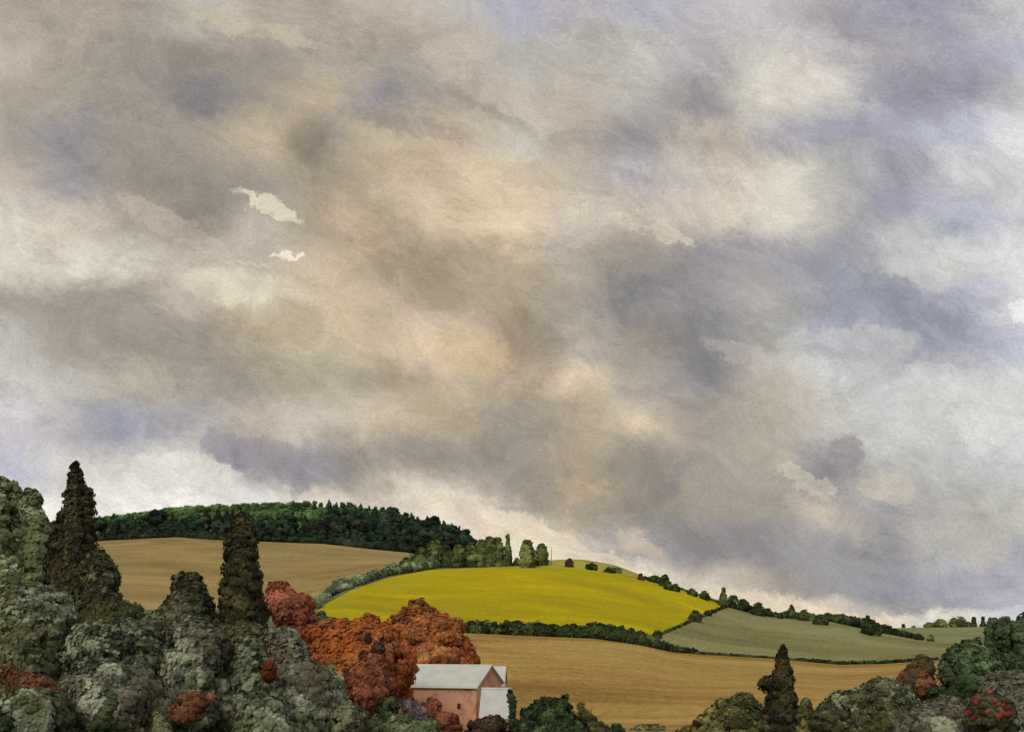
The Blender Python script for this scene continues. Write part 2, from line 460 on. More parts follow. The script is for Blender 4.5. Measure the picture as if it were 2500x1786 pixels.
FM = {
 'cyp': foliage_mat('cypress_leaves', [(34, 33, 23), (54, 52, 36), (78, 75, 50)], (84, 78, 46), 0.3, pamt=0.62),
 'grey': foliage_mat('grey_green_leaves', [(52, 55, 42), (88, 92, 72), (122, 128, 105)], (88, 88, 58), 0.2, pamt=0.6),
 'slate': foliage_mat('slate_green_leaves', [(62, 64, 52), (96, 99, 82), (130, 134, 114)], (108, 100, 84), 0.22, pamt=0.58),
 'sage': foliage_mat('sage_leaves', [(82, 92, 64), (108, 120, 88), (138, 147, 120)], (106, 114, 74), 0.16, pamt=0.56),
 'mid': foliage_mat('mid_green_leaves', [(46, 47, 34), (68, 69, 50), (96, 98, 74)], (86, 90, 50), 0.25),
 'dark': foliage_mat('dark_green_leaves', [(30, 38, 24), (46, 58, 36), (76, 90, 58)], (96, 104, 76), 0.3, pamt=0.66),
 'olive': foliage_mat('olive_leaves', [(56, 55, 32), (84, 83, 48), (118, 116, 72)], (70, 86, 60), 0.25),
 'right': foliage_mat('copse_leaves', [(44, 55, 36), (64, 80, 52), (92, 108, 76)], (104, 118, 92), 0.2, pamt=0.62),
 'maroon': foliage_mat('maroon_leaves', [(94, 58, 46), (122, 73, 54), (142, 90, 68)], (136, 80, 48), 0.25, pamt=0.62),
 'rust': foliage_mat('rust_leaves', [(104, 62, 42), (142, 82, 48), (166, 104, 66)], (172, 100, 48), 0.22, pamt=0.5),
 'ember': foliage_mat('brown_orange_leaves', [(104, 68, 44), (146, 90, 54), (168, 110, 70)], (172, 102, 54), 0.24, pamt=0.56),
 'umber': foliage_mat('umber_leaves', [(78, 58, 42), (112, 72, 48), (138, 88, 60)], (84, 82, 58), 0.5, pamt=0.54),
 'brick': foliage_mat('brick_red_leaves', [(86, 56, 40), (112, 71, 49), (130, 90, 66)]),
 'mauve': foliage_mat('mauve_leaves', [(92, 78, 80), (132, 112, 116), (166, 152, 156)], (134, 96, 84), 0.4),
 'ball': foliage_mat('orange_leaves', [(136, 80, 40), (166, 98, 48), (182, 116, 66)]),
 'russet': foliage_mat('russet_leaves', [(62, 30, 12), (92, 48, 20), (120, 66, 30)]),
 'wood_dark': foliage_mat('wood_dark_leaves', [(26, 30, 25), (38, 46, 36), (56, 66, 50)], (46, 76, 50), 0.3, size=6, pamt=0.6),
 'wood_green': foliage_mat('wood_green_leaves', [(34, 62, 38), (46, 80, 48), (70, 100, 62)], size=6),
 'wood_light': foliage_mat('wood_light_leaves', [(70, 92, 52), (86, 110, 62), (102, 126, 76)], size=6),
 'row': foliage_mat('row_tree_leaves', [(62, 72, 38), (88, 100, 54), (112, 122, 74)], (54, 62, 38), 0.3, size=5, pamt=0.6),
 'hedge': foliage_mat('hedge_leaves', [(32, 40, 22), (50, 60, 34), (74, 86, 50)], size=3),
 'hedge_grey': foliage_mat('hedge_grey_leaves', [(72, 82, 62), (98, 110, 84), (124, 134, 106)], size=3),
 'plum': foliage_mat('plum_leaves', [(44, 34, 28), (66, 52, 42), (90, 74, 58)], size=3),
}

# ---- foreground, left -------------------------------------------------------
def T1(*a, **k): return tree(*a, **k)
T1('broad_tree', 'tall pale sage tree with yellow-green patches, cut by the left edge of the photo', 'tree', FM['sage'], 92,
   [(1162, -70, 15), (1195, -100, 48), (1240, -120, 78), (1300, -120, 92), (1380, -120, 118), (1460, -120, 132), (1560, -120, 130), (1700, -120, 130)], leaf=0.36, rk=0.3)
T1('broad_tree', 'grey sage tree between the pale left-edge tree and the tallest dark cypress', 'tree', FM['sage'], 88,
   [(1192, 55, 92), (1225, 48, 100), (1270, 60, 125), (1330, 60, 150), (1420, 50, 150), (1560, 40, 150)], leaf=0.33, rk=0.4)
T1('cypress', 'tallest dark cypress with a narrow pointed top against the pale sky', 'cypress', FM['cyp'], 82,
   [(1131, 172, 194), (1152, 168, 202), (1180, 166, 210), (1192, 160, 230), (1225, 154, 232), (1260, 136, 230), (1300, 128, 234), (1340, 112, 246), (1400, 106, 262), (1500, 100, 272), (1620, 96, 270)],
   leaf=0.26, rk=0.42, rmin=8, rmax=26, lump=0.1)
T1('broad_tree', 'dark grey-green tree with ragged right side against the brown field, right of the tallest cypress', 'tree', FM['mid'], 78,
   [(1345, 215, 256), (1370, 205, 274), (1410, 200, 292), (1445, 195, 302), (1468, 180, 340), (1490, 160, 385), (1560, 150, 400), (1650, 150, 400)], leaf=0.28, rk=0.22)
T1('broad_tree', 'grey-green tree low on the left with round leaf clumps above the brick-red shrub', 'tree', FM['grey'], 70,
   [(1430, -10, 130), (1460, -60, 180), (1520, -80, 200), (1600, -80, 210), (1700, -80, 220), (1800, -80, 220)], leaf=0.28, rk=0.22)
T1('round_tree', 'dark round-topped tree against the brown field, left of the narrower dark cypress', 'tree', FM['mid'], 76,
   [(1396, 432, 482), (1408, 420, 500), (1440, 418, 515), (1468, 380, 530), (1500, 345, 545), (1570, 350, 560), (1650, 380, 560)], leaf=0.26, rk=0.22)
T1('cypress', 'dark cypress with olive lower boughs, standing in front of the upper brown field', 'cypress', FM['cyp'], 74,
   [(1250, 578, 602), (1266, 568, 610), (1295, 556, 620), (1330, 546, 630), (1370, 546, 634), (1420, 536, 642), (1470, 534, 650), (1510, 540, 655), (1545, 560, 650)], leaf=0.24, rk=0.42, rmin=8, rmax=24, lump=0.1)
T1('broad_tree', 'grey-green tree right below the cypress in front of the upper brown field', 'tree', FM['grey'], 66,
   [(1525, 530, 650), (1560, 515, 700), (1620, 515, 710), (1700, 520, 710), (1800, 520, 710)], leaf=0.25, rk=0.22)
T1('broad_tree', 'olive-grey spreading tree between the two big cypresses', 'tree', FM['grey'], 69,
   [(1515, 200, 390), (1545, 160, 430), (1600, 150, 430), (1700, 150, 430), (1800, 150, 430)], leaf=0.27, rk=0.2)
T1('broad_tree', 'pale slate-green tree below the dark round-topped tree', 'tree', FM['slate'], 64,
   [(1505, 430, 520), (1530, 405, 545), (1580, 395, 555), (1650, 395, 560), (1720, 385, 560), (1800, 380, 560)], leaf=0.25, rk=0.22)
T1('bush', 'mauve-grey bush low down between the brick-red shrubs', 'bush', FM['slate'], 58,
   [(1618, 170, 370), (1650, 150, 400), (1700, 140, 405), (1760, 130, 410), (1800, 130, 410)], leaf=0.24, rk=0.3)
T1('bush', 'grey-green rounded bush at the lower left corner under the brick-red shrub', 'bush', FM['grey'], 54,
   [(1680, 20, 120), (1700, -40, 170), (1740, -60, 200), (1800, -60, 210)], leaf=0.22, rk=0.34)
T1('bush', 'dark blue-green bush in the extreme lower left corner', 'bush', FM['dark'], 50,
   [(1735, -50, 10), (1755, -50, 28), (1800, -50, 50)], leaf=0.2, rk=0.5)
T1('shrub', 'brick-red shrub with a forked top at the left edge', 'shrub', FM['brick'], 55,
   [(1622, 4, 26), (1640, 10, 75), (1650, 22, 138), (1672, 30, 158), (1690, 26, 132), (1706, 24, 56)], leaf=0.17, rk=0.5, rmin=9, rmax=17, depth=0.5)
T1('shrub', 'brick-red shrub with branching tips below the slate-green tree', 'shrub', FM['brick'], 53,
   [(1692, 444, 514), (1706, 442, 520), (1720, 404, 512), (1736, 404, 500), (1748, 425, 496)], leaf=0.15, rk=0.5, rmin=7, rmax=13, depth=0.5)
T1('shrub', 'small round russet shrub beneath the cypress in front of the upper brown field', 'shrub', FM['russet'], 60,
   [(1613, 650, 666), (1622, 638, 678), (1640, 638, 679), (1650, 648, 668)], leaf=0.14, rk=0.7, rmin=12, rmax=18, depth=0.7)
T1('bush', 'small round pale bush on the slate-green tree, left of the small russet shrub', 'bush', FM['sage'], 60,
   [(1632, 458, 474), (1642, 450, 482), (1656, 452, 480)], leaf=0.16, rk=0.7, rmin=10, rmax=15, depth=0.7)
T1('conifer', 'dark blunt-tipped conifer leaning to the right at the bottom edge', 'conifer', FM['dark'], 51,  # slanted dark shape of unclear kind, built as a narrow clump of leaves
   [(1694, 268, 284), (1710, 256, 286), (1735, 240, 280), (1760, 226, 268), (1800, 200, 262)], leaf=0.17, rk=0.55, rmin=7, rmax=13)
T1('conifer', 'olive young conifer with a broad foot, just left of the brick-red shrub with branching tips', 'conifer', FM['mid'], 50,
   [(1728, 378, 392), (1750, 372, 408), (1775, 364, 422), (1800, 358, 426)], leaf=0.16, rk=0.5, rmin=7, rmax=13)
T1('broad_tree', 'pale grey-green tree left of the big rust-coloured trees', 'tree', FM['slate'], 63,
   [(1535, 650, 722), (1565, 640, 742), (1600, 640, 775), (1625, 640, 808), (1660, 640, 832), (1720, 640, 845), (1800, 640, 850)], leaf=0.24, rk=0.22)
T1('bush', 'dark green rounded bush at the bottom edge below the maroon foot of the rust tree', 'bush', FM['mid'], 56,
   [(1712, 830, 868), (1725, 815, 890), (1750, 805, 925), (1800, 800, 940)], leaf=0.2, rk=0.36)
T1('bush', 'grey-green bush along the bottom edge under the small russet shrub', 'bush', FM['grey'], 55,
   [(1690, 585, 660), (1715, 560, 740), (1745, 550, 790), (1800, 550, 800)], leaf=0.22, rk=0.32)
T1('bush', 'dark green round bush beside the lower left corner of the farmhouse', 'bush', FM['dark'], 84,
   [(1702, 945, 968), (1715, 928, 972), (1740, 910, 968), (1760, 900, 955), (1800, 880, 950)], leaf=0.24, rk=0.42)
T1('bush', 'pale sage bush on the bottom edge in front of the farmhouse shrubs', 'bush', FM['sage'], 78,
   [(1748, 950, 1010), (1755, 935, 1060), (1770, 925, 1075), (1800, 910, 1080)], leaf=0.22, rk=0.45, rmax=18)
T1('bush', 'pale sage bush squeezed against the left side of the maroon lower tree', 'bush', FM['sage'], 66,
   [(1626, 770, 822), (1650, 770, 832), (1690, 790, 846), (1725, 815, 850)], leaf=0.2, rk=0.42, rmax=20)

# ---- red and rust trees -------------------------------------------------------
T1('maroon_tree', 'maroon-leaved tree touching the right side of the cypress before the brown field', 'tree', FM['maroon'], 104,
   [(1421, 655, 705), (1438, 648, 726), (1455, 648, 756), (1490, 662, 772), (1520, 668, 772), (1548, 675, 770), (1590, 672, 760)], leaf=0.32, rk=0.26)
T1('rust_tree', 'big rust-red tree with a maroon foot, left of the farmhouse', 'tree', FM['rust'], 98,
   [(1502, 870, 930), (1512, 780, 960), (1530, 740, 990), (1575, 738, 1000), (1620, 742, 1010), (1650, 775, 1010), (1690, 830, 990)], leaf=0.32, rk=0.17, rmin=14)
T1('maroon_tree', 'maroon lower tree in front of the big rust-red tree', 'tree', FM['maroon'], 90,
   [(1600, 880, 940), (1630, 850, 965), (1675, 838, 966), (1705, 850, 945), (1735, 872, 915)], leaf=0.28, rk=0.34)
T1('rust_tree', 'brown-orange round-topped tree rising behind the farmhouse roof', 'tree', FM['ember'], 120,
   [(1465, 1005, 1048), (1475, 985, 1072), (1495, 960, 1090), (1510, 930, 1130), (1535, 930, 1152), (1565, 935, 1158), (1600, 950, 1160), (1630, 960, 1158)], leaf=0.36, rk=0.24, rmin=15)
T1('bush', 'small dark green bush at the left tip of the yellow field', 'bush', FM['dark'], 150,
   [(1492, 776, 792), (1502, 768, 800), (1518, 770, 806), (1530, 780, 805)], leaf=0.35, rk=0.6)
for lab, a, b, c in (('dark spotted bush within the rust-red tree, above the others', 898, 1554, 10), ('dark brown bush in the middle of the rust-red tree', 924, 1585, 19), ('dark green-brown bush low in the rust-red tree', 890, 1606, 17)):
    T1('bush', lab, 'bush', FM['plum'], 92, [(b - c, a - c * .6, a + c * .6), (b, a - c, a + c), (b + c * .8, a - c * .6, a + c * .6)], leaf=0.2, rk=0.55, rmin=6, rmax=12, depth=0.6)  # dark spots of the rust crown, built as separate dark leaf clumps
T1('shrub', 'grey-mauve shrub at the left foot of the farmhouse wall', 'shrub', FM['mauve'], 98,
   [(1668, 955, 968), (1690, 938, 972), (1705, 975, 1020), (1720, 978, 1035), (1745, 984, 1050), (1765, 1000, 1060)], leaf=0.22, rk=0.45, rmin=9, rmax=16)
T1('shrub', 'round bright orange shrub against the left corner of the farmhouse', 'shrub', FM['ball'], 101,
   [(1672, 982, 1000), (1682, 972, 1010), (1698, 974, 1011), (1706, 984, 1004)], leaf=0.18, rk=0.75, rmin=14, rmax=20, depth=0.7)
T1('shrub', 'plum-red sprawling shrub in front of the farmhouse wall', 'shrub', FM['maroon'], 99,
   [(1702, 1040, 1070), (1715, 1022, 1075), (1735, 1022, 1092), (1745, 1040, 1120), (1765, 1065, 1124), (1800, 1070, 1122)], leaf=0.22, rk=0.45, rmin=9, rmax=18)
T1('hedge', 'low olive-brown clipped hedge at the right foot of the farmhouse', 'hedge', FM['plum'], 98,
   [(1744, 1210, 1220), (1752, 1150, 1232), (1765, 1146, 1240), (1800, 1146, 1245)], leaf=0.2, rk=0.45, rmin=8, rmax=14)
T1('conifer', 'narrow dark green conifer leaning on the farmhouse side wing', 'conifer', FM['dark'], 102,
   [(1684, 1240, 1250), (1695, 1238, 1258), (1715, 1244, 1260), (1740, 1244, 1258), (1765, 1242, 1262)], leaf=0.2, rk=0.6, rmin=7, rmax=11)
T1('bush', 'large dark green bush right of the farmhouse, in front of the lower brown field', 'bush', FM['dark'], 100,
   [(1693, 1372, 1392), (1700, 1300, 1400), (1715, 1280, 1402), (1735, 1266, 1412), (1760, 1255, 1440), (1800, 1245, 1450)], leaf=0.28, rk=0.22, rmin=12)
T1('bush', 'olive bush leaning on the right side of the large dark green bush', 'bush', FM['olive'], 104,
   [(1715, 1412, 1428), (1735, 1408, 1440), (1755, 1420, 1462), (1775, 1430, 1500), (1800, 1430, 1500)], leaf=0.26, rk=0.45, rmax=18)
T1('bush', 'small dark bush on the bottom edge below the middle of the lower brown field', 'bush', FM['dark'], 101,
   [(1768, 1492, 1515), (1778, 1482, 1525), (1800, 1480, 1530)], leaf=0.2, rk=0.6, rmin=8, rmax=12)
T1('bush', 'low dry olive bush on the bottom edge, left of the thick dark olive bush', 'bush', FM['olive'], 108,
   [(1772, 1540, 1620), (1779, 1525, 1660), (1800, 1525, 1660)], leaf=0.24, rk=0.8, rmin=7, rmax=10)

# ---- foreground, right ---------------------------------------------------------
T1('bush', 'thick dark olive bush left of the right-hand cypress', 'bush', FM['olive'], 84,
   [(1692, 1785, 1850), (1702, 1755, 1870), (1725, 1710, 1880), (1745, 1690, 1890), (1765, 1650, 1890), (1800, 1635, 1890)], leaf=0.26, rk=0.24, rmin=13)
T1('cypress', 'olive-dark cypress with side boughs standing before the right part of the lower brown field', 'cypress', FM['cyp'], 80,
   [(1573, 1906, 1916), (1590, 1898, 1922), (1615, 1891, 1930), (1636, 1888, 1936), (1644, 1852, 1936), (1658, 1854, 1934), (1672, 1878, 1938), (1700, 1866, 1948), (1735, 1860, 1955), (1800, 1855, 1965)],
   leaf=0.22, rk=0.42, rmin=8, rmax=20, lump=0.1)
T1('bush', 'low green bush at the right foot of the right-hand cypress', 'bush', FM['olive'], 76,
   [(1706, 1955, 1978), (1718, 1950, 1988), (1745, 1945, 1992), (1800, 1945, 1995)], leaf=0.22, rk=0.5, rmax=18)
T1('bush', 'grey-green bush in the hollow right of the right-hand cypress', 'bush', FM['mid'], 72,
   [(1716, 2000, 2030), (1730, 1990, 2060), (1760, 1988, 2100), (1800, 1988, 2110)], leaf=0.22, rk=0.34, rmax=20)
T1('broad_tree', 'olive-grey rounded tree before the lower brown field, left of the rust shrub', 'tree', FM['grey'], 82,
   [(1658, 2115, 2180), (1672, 2100, 2215), (1686, 2030, 2235), (1705, 2025, 2250), (1730, 2030, 2260), (1800, 2030, 2270)], leaf=0.26, rk=0.26, rmin=12)
T1('bush', 'darker green bush in front of the olive-grey rounded tree', 'bush', FM['mid'], 70,
   [(1700, 2110, 2210), (1715, 2090, 2235), (1745, 2080, 2240), (1800, 2060, 2260)], leaf=0.22, rk=0.3, rmax=22)
T1('rust_shrub', 'rust-orange shrub at the right end of the lower brown field', 'shrub', FM['umber'], 92,
   [(1598, 2235, 2262), (1615, 2225, 2275), (1640, 2200, 2290), (1655, 2182, 2290), (1675, 2220, 2290), (1695, 2240, 2290)], leaf=0.24, rk=0.36, rmin=9, rmax=18)
T1('broad_tree', 'dark green tree right of the rust-orange shrub, below the skyline', 'tree', FM['right'], 88,
   [(1562, 2350, 2400), (1578, 2305, 2440), (1605, 2290, 2460), (1650, 2275, 2460), (1700, 2270, 2440), (1740, 2275, 2420)], leaf=0.28, rk=0.28, rmin=13)
T1('broad_tree', 'green tree rising to the skyline at the right edge', 'tree', FM['right'], 96,
   [(1500, 2480, 2560), (1515, 2425, 2600), (1540, 2410, 2620), (1580, 2400, 2620), (1700, 2400, 2620)], leaf=0.32, rk=0.26, rmin=14)
T1('bush', 'pale grey-green bush at the right edge above the red-blossomed shrub', 'bush', FM['slate'], 68,
   [(1640, 2400, 2500), (1655, 2385, 2560), (1690, 2370, 2580), (1740, 2360, 2580), (1800, 2350, 2580)], leaf=0.22, rk=0.28, rmin=13)
T1('bush', 'mauve-grey low bush left of the red-blossomed shrub', 'bush', FM['slate'], 64,
   [(1700, 2285, 2350), (1715, 2240, 2370), (1740, 2200, 2380), (1762, 2190, 2380), (1800, 2190, 2380)], leaf=0.2, rk=0.32, rmax=20)
root = T1('flowering_shrub', 'shrub dotted with red blossom in the lower right corner', 'shrub', FM['mid'], 60,
   [(1692, 2390, 2440), (1705, 2370, 2465), (1730, 2360, 2480), (1760, 2372, 2480), (1800, 2380, 2480)], leaf=0.17, rk=0.3, rmin=9, rmax=15)
M_red = foliage_mat('red_blossom', [(80, 40, 34), (98, 48, 40), (116, 66, 56)])
base = root.location
for a, b, r in ((2415, 1688, 7), (2428, 1709, 6), (2437, 1719, 6), (2380, 1713, 9), (2387, 1703, 7), (2397, 1739, 8), (2409, 1737, 7), (2458, 1712, 6), (2457, 1727, 8), (2440, 1746, 9), (2460, 1742, 10), (2450, 1741, 8), (2363, 1741, 9), (2375, 1753, 8)):
    p = P(a, b, 57.6); s = 57.6 / F * r
    me = crown_mesh('blossom', [(0, 0, 0, s, s, s), (s * .8, 0, s * .2, s * .6, s * .6, s * .6)], 0.06, 1.3)
    o = link('blossom', me, M_red, root); o.location = p - Vector(base)
for lab, a, b in (('small pale round flower head on the bottom edge, right of centre of the right-hand bushes', 2080, 1769),):
    pass

# ------------------------------------------------------------------ hedges and small bushes on the fields
def hedge_line(label, pts, mat, h0, w=None, name='hedge', ymin=90, group=None, leaf=0.45, dy=0.0):
    """pts: [(column, foot row)], h0 height in photo rows; a continuous hedge growing on the ground"""
    bl = []
    base = None
    x = pts[0][0]
    while x <= pts[-1][0]:
        row = float(np.interp(x, *zip(*pts))); Y = hit(x, row, ymin=ymin) + dy
        gp = ground_at(x, Y)
        if base is None: base = gp
        s = Y / F
        h = float(np.interp(x, *zip(*h0))) if isinstance(h0, list) else h0
        r = h * s * random.uniform(0.42, 0.6)
        rx = r * random.uniform(1.0, 1.6)
        bl.append((gp.x, gp.y, gp.z + r * 0.6, rx, rx, r))
        if h > 9: bl.append((gp.x + random.uniform(-.4, .4) * rx, gp.y + rx * 0.4, gp.z + r * random.uniform(1.0, 1.5), rx * .8, rx * .8, r * .8))
        x += max(3.0, rx / s * 0.8)
    bl = np.array(bl); bl[:, :3] -= np.array(base)
    root = empty(name, base); tag(root, label, 'hedge', group)
    link('foliage', crown_mesh('hedge', bl, leaf, 1.3), mat, root)
    return root

def small(name, label, cat, mat, px, top, foot, hw, leaf=None, group=None, spire=False, ymin=90, Y=None, rk=0.5):
    Y = Y or hit(px, foot, ymin=ymin)
    if spire: sl = [(top, px - hw * .12, px + hw * .12), (top + (foot - top) * .4, px - hw * .6, px + hw * .6), (top + (foot - top) * .8, px - hw, px + hw), (foot, px - hw * .8, px + hw * .8)]
    else: sl = [(top, px - hw * .5, px + hw * .5), (top + (foot - top) * .3, px - hw, px + hw), (top + (foot - top) * .7, px - hw, px + hw), (foot - 2, px - hw * .7, px + hw * .7)]
    return tree(name, label, cat, mat, Y, sl, leaf=leaf or Y * 0.0016, group=group, rk=rk, rmin=3, rmax=14, cover=1.3)

hedge_line('dark hedge along the lower side of the yellow field', [(1130, 1543), (1300, 1551), (1450, 1557), (1560, 1572), (1640, 1591), (1700, 1596)], FM['hedge'],
           [(1130, 22), (1230, 24), (1450, 34), (1560, 26), (1640, 16), (1700, 10)])
hedge_line('grey-green hedge bank between the upper brown field and the yellow field', [(772, 1484), (800, 1460), (860, 1432), (950, 1404), (1060, 1388)], FM['hedge_grey'],
           [(772, 26), (860, 24), (950, 22), (1060, 30)], leaf=0.6)
hedge_line('thin dark hedge between the green field and the right end of the lower brown field', [(1700, 1597), (1900, 1608), (2050, 1622), (2150, 1620), (2290, 1610)], FM['hedge'],
           [(1700, 9), (1820, 8), (1920, 5), (2000, 9), (2100, 9), (2290, 7)], leaf=0.4)
hedge_line('thin hedge climbing between the yellow field and the green field', [(1614, 1549), (1700, 1512), (1776, 1480)], FM['hedge'], [(1614, 6), (1700, 7), (1776, 9)], leaf=0.4)
hedge_line('dark hedge on the crest of the green field below the pale sky', [(1782, 1482), (1850, 1500), (1890, 1506), (1950, 1512), (2030, 1517), (2140, 1541), (2250, 1563)], FM['hedge'],
           [(1782, 20), (1850, 14), (1890, 10), (1925, 16), (2000, 14), (2030, 18), (2110, 24), (2180, 16), (2250, 13)], leaf=0.5, dy=-1)
for k, (px, top, foot, hw) in enumerate([(1150, 1516, 1536, 14), (1178, 1517, 1536, 12), (1206, 1519, 1538, 12), (1238, 1515, 1540, 13), (1264, 1522, 1540, 9), (1296, 1521, 1543, 13), (1326, 1522, 1544, 13),
        (1354, 1524, 1545, 13), (1381, 1529, 1547, 9), (1404, 1526, 1548, 12), (1424, 1529, 1549, 9), (1447, 1527, 1549, 13), (1468, 1521, 1549, 13), (1490, 1522, 1551, 15), (1516, 1528, 1554, 13), (1540, 1533, 1558, 13), (1563, 1540, 1564, 12), (1584, 1550, 1575, 11)]):
    small('hedge_shrub', 'small rounded shrub in the row along the dark hedge below the yellow field', 'shrub', FM['hedge'], px, top, foot, hw, group='shrubs along the hedge below the yellow field', ymin=200)
hedge_line('ragged low hedge down the right slope of the yellow hill to its tip', [(1572, 1412), (1640, 1433), (1700, 1454), (1772, 1480)], FM['hedge'], [(1572, 7), (1700, 6), (1772, 9)], leaf=0.4, dy=2)
# crest of the yellow hill
for px, top, foot, hw, mt, sp, lab in [
    (1287, 1318, 1386, 19, 'row', False, 'left and taller of the two oval trees standing alone on the yellow hill crest'),
    (1323, 1325, 1380, 15, 'row', False, 'right and smaller of the two oval trees standing alone on the yellow hill crest'),
    (1390, 1364, 1384, 10, 'plum', False, 'small plum-brown bush on the crest just right of the wooden pole'),
    (1445, 1375, 1391, 16, 'hedge', False, 'flat oval dark bush on the yellow hill crest'),
    (1488, 1384, 1398, 14, 'hedge', False, 'low wide bush beside the flat oval bush on the crest'),
    (1507, 1386, 1398, 11, 'row', False, 'paler low bush touching the low wide bush on the crest'),
    (1564, 1399, 1416, 8, 'plum', True, 'tiny dark pointed shrub on the right slope of the yellow hill'),
    (1598, 1406, 1422, 18, 'hedge', False, 'left part bush of the dark clump on the right slope of the yellow hill'),
    (1622, 1403, 1432, 14, 'hedge', False, 'tallest bush of the dark clump on the right slope of the yellow hill'),
    (1632, 1424, 1440, 11, 'hedge', False, 'round bush below the dark clump on the yellow hill slope'),
    (1648, 1425, 1443, 11, 'hedge', False, 'round bush with a small point just after the dark clump on the slope'),
    (1690, 1436, 1454, 14, 'row', False, 'pale flat-topped bush near the right tip of the yellow field'),
    (1720, 1444, 1464, 13, 'hedge', False, 'round bush nearest to the right tip of the yellow field'),
    (1766, 1434, 1480, 13, 'row', True, 'pale pointed little tree at the right tip of the yellow field'),
    (1790, 1452, 1484, 16, 'row', False, 'feathery bush just right of the pale pointed little tree'),
    (1815, 1462, 1492, 16, 'hedge', False, 'dark bush on the green field crest after the feathery bush'),
    (1850, 1474, 1502, 20, 'hedge', False, 'long dark bush sloping down the green field crest'),
    (1872, 1486, 1504, 15, 'hedge', False, 'low end bush of the sloping clump on the green field crest'),
    (1905, 1497, 1510, 6, 'plum', True, 'tiny black shrub between two clumps on the green field crest'),
    (1932, 1478, 1510, 17, 'hedge', True, 'pointed dark bush on the green field crest'),
    (1968, 1498, 1515, 22, 'row', False, 'grey dome-shaped bush right of the pointed dark bush on the crest'),
    (2003, 1508, 1524, 20, 'hedge', False, 'black-green flat bush right of the grey dome-shaped bush'),
    (2118, 1502, 1549, 16, 'hedge', True, 'dark tree with a bent point standing above the long crest hedge'),
    (2138, 1520, 1550, 15, 'hedge', False, 'bush leaning on the dark tree with the bent point'),
    (1697, 1490, 1516, 16, 'hedge', False, 'rounded bush on the boundary between yellow and green fields'),
    (1728, 1492, 1502, 10, 'hedge', False, 'smaller bush uphill of the rounded boundary bush between yellow and green fields'),
    (1605, 1538, 1556, 12, 'hedge', False, 'low bush at the corner where yellow, green and brown fields meet'),
    (2272, 1551, 1566, 8, 'row', False, 'single small round bush in the far pasture at the right'),
    ]:
    small('small_tree' if foot - top > 30 else 'bush', lab, 'tree' if foot - top > 30 else 'bush', FM[mt], px, top, foot, hw, spire=sp, ymin=200, rk=0.62)

# far skyline row at the right
for px, top, foot, hw, mt, sp, lab in [
    (2206, 1524, 1545, 5, 'hedge', True, 'tiny thin conifer alone on the far right skyline'),
    (2230, 1528, 1542, 11, 'row', False, 'low round tree right of the tiny thin conifer on the far skyline'),
    (2268, 1519, 1538, 15, 'row', False, 'first round tree of the far skyline row'),
    (2296, 1512, 1541, 18, 'row', False, 'largest round tree of the far skyline row'),
    (2335, 1515, 1536, 24, 'row', False, 'long low tree of the far skyline row'),
    (2364, 1518, 1537, 14, 'row', False, 'low tree just left of the first pointed tree on the far skyline'),
    (2377, 1505, 1537, 9, 'hedge', True, 'left of the two pointed dark trees on the far skyline'),
    (2400, 1504, 1536, 8, 'hedge', True, 'right of the two pointed dark trees on the far skyline'),
    ]:
    small('skyline_tree', lab, 'tree', FM[mt], px, top, foot, hw, spire=sp, Y=1150, leaf=1.5, rk=0.6)
for px, top, foot, hw, lab in [(2425, 1508, 1560, 22, 'green tree where the far skyline meets the right-hand copse'), (2452, 1506, 1575, 24, 'green tree just left of the right-edge tree, lower than it')]:
    small('copse_tree', lab, 'tree', FM['right'], px, top, foot, hw, Y=300, rk=0.5)

# olive row trees left of the two oval trees
for px, top, foot, hw, sp, lab in [
    (1000, 1362, 1402, 26, False, 'olive tree at the foot of the dark wood beside the brown field corner'),
    (1030, 1340, 1398, 26, False, 'olive tree in front of the right end of the dark wood'),
    (1062, 1322, 1394, 28, False, 'tall olive tree before the end of the dark wood'),
    (1095, 1345, 1392, 24, False, 'olive tree with dark hollows before the last trees of the wood'),
    (1120, 1330, 1390, 22, False, 'olive tree just right of the last dark tree of the wood'),
    (1150, 1325, 1388, 20, False, 'low rounded olive tree in the row on the yellow hill'),
    (1176, 1319, 1388, 18, False, 'olive tree with a slanting top in the row on the yellow hill'),
    (1198, 1310, 1388, 19, False, 'widest tall olive tree in the row on the yellow hill'),
    (1216, 1313, 1388, 14, False, 'olive tree left of the slim olive spire'),
    (1240, 1306, 1388, 12, True, 'slim olive spire tree at the right end of the row on the yellow hill'),
    (1262, 1362, 1388, 8, False, 'low olive bush between the slim spire and the oval trees'),
    (1303, 1364, 1386, 12, False, 'low bush joining the feet of the two oval trees'),
    ]:
    small('row_tree', lab, 'tree', FM['row'], px, top, foot, hw, spire=sp, Y=392 if px > 1100 else 400, rk=0.42)

# pole on the crest
pY = 400.0; gp = ground_at(1345, pY)
pr = link('wooden_pole', trunk_mesh('pole', 6.2, 0.16, 0, 0.25), bark_mat('pole_wood', (70, 62, 50), (110, 98, 80)))
pr.location = gp; tag(pr, 'thin leaning wooden pole right of the two oval trees', 'pole')

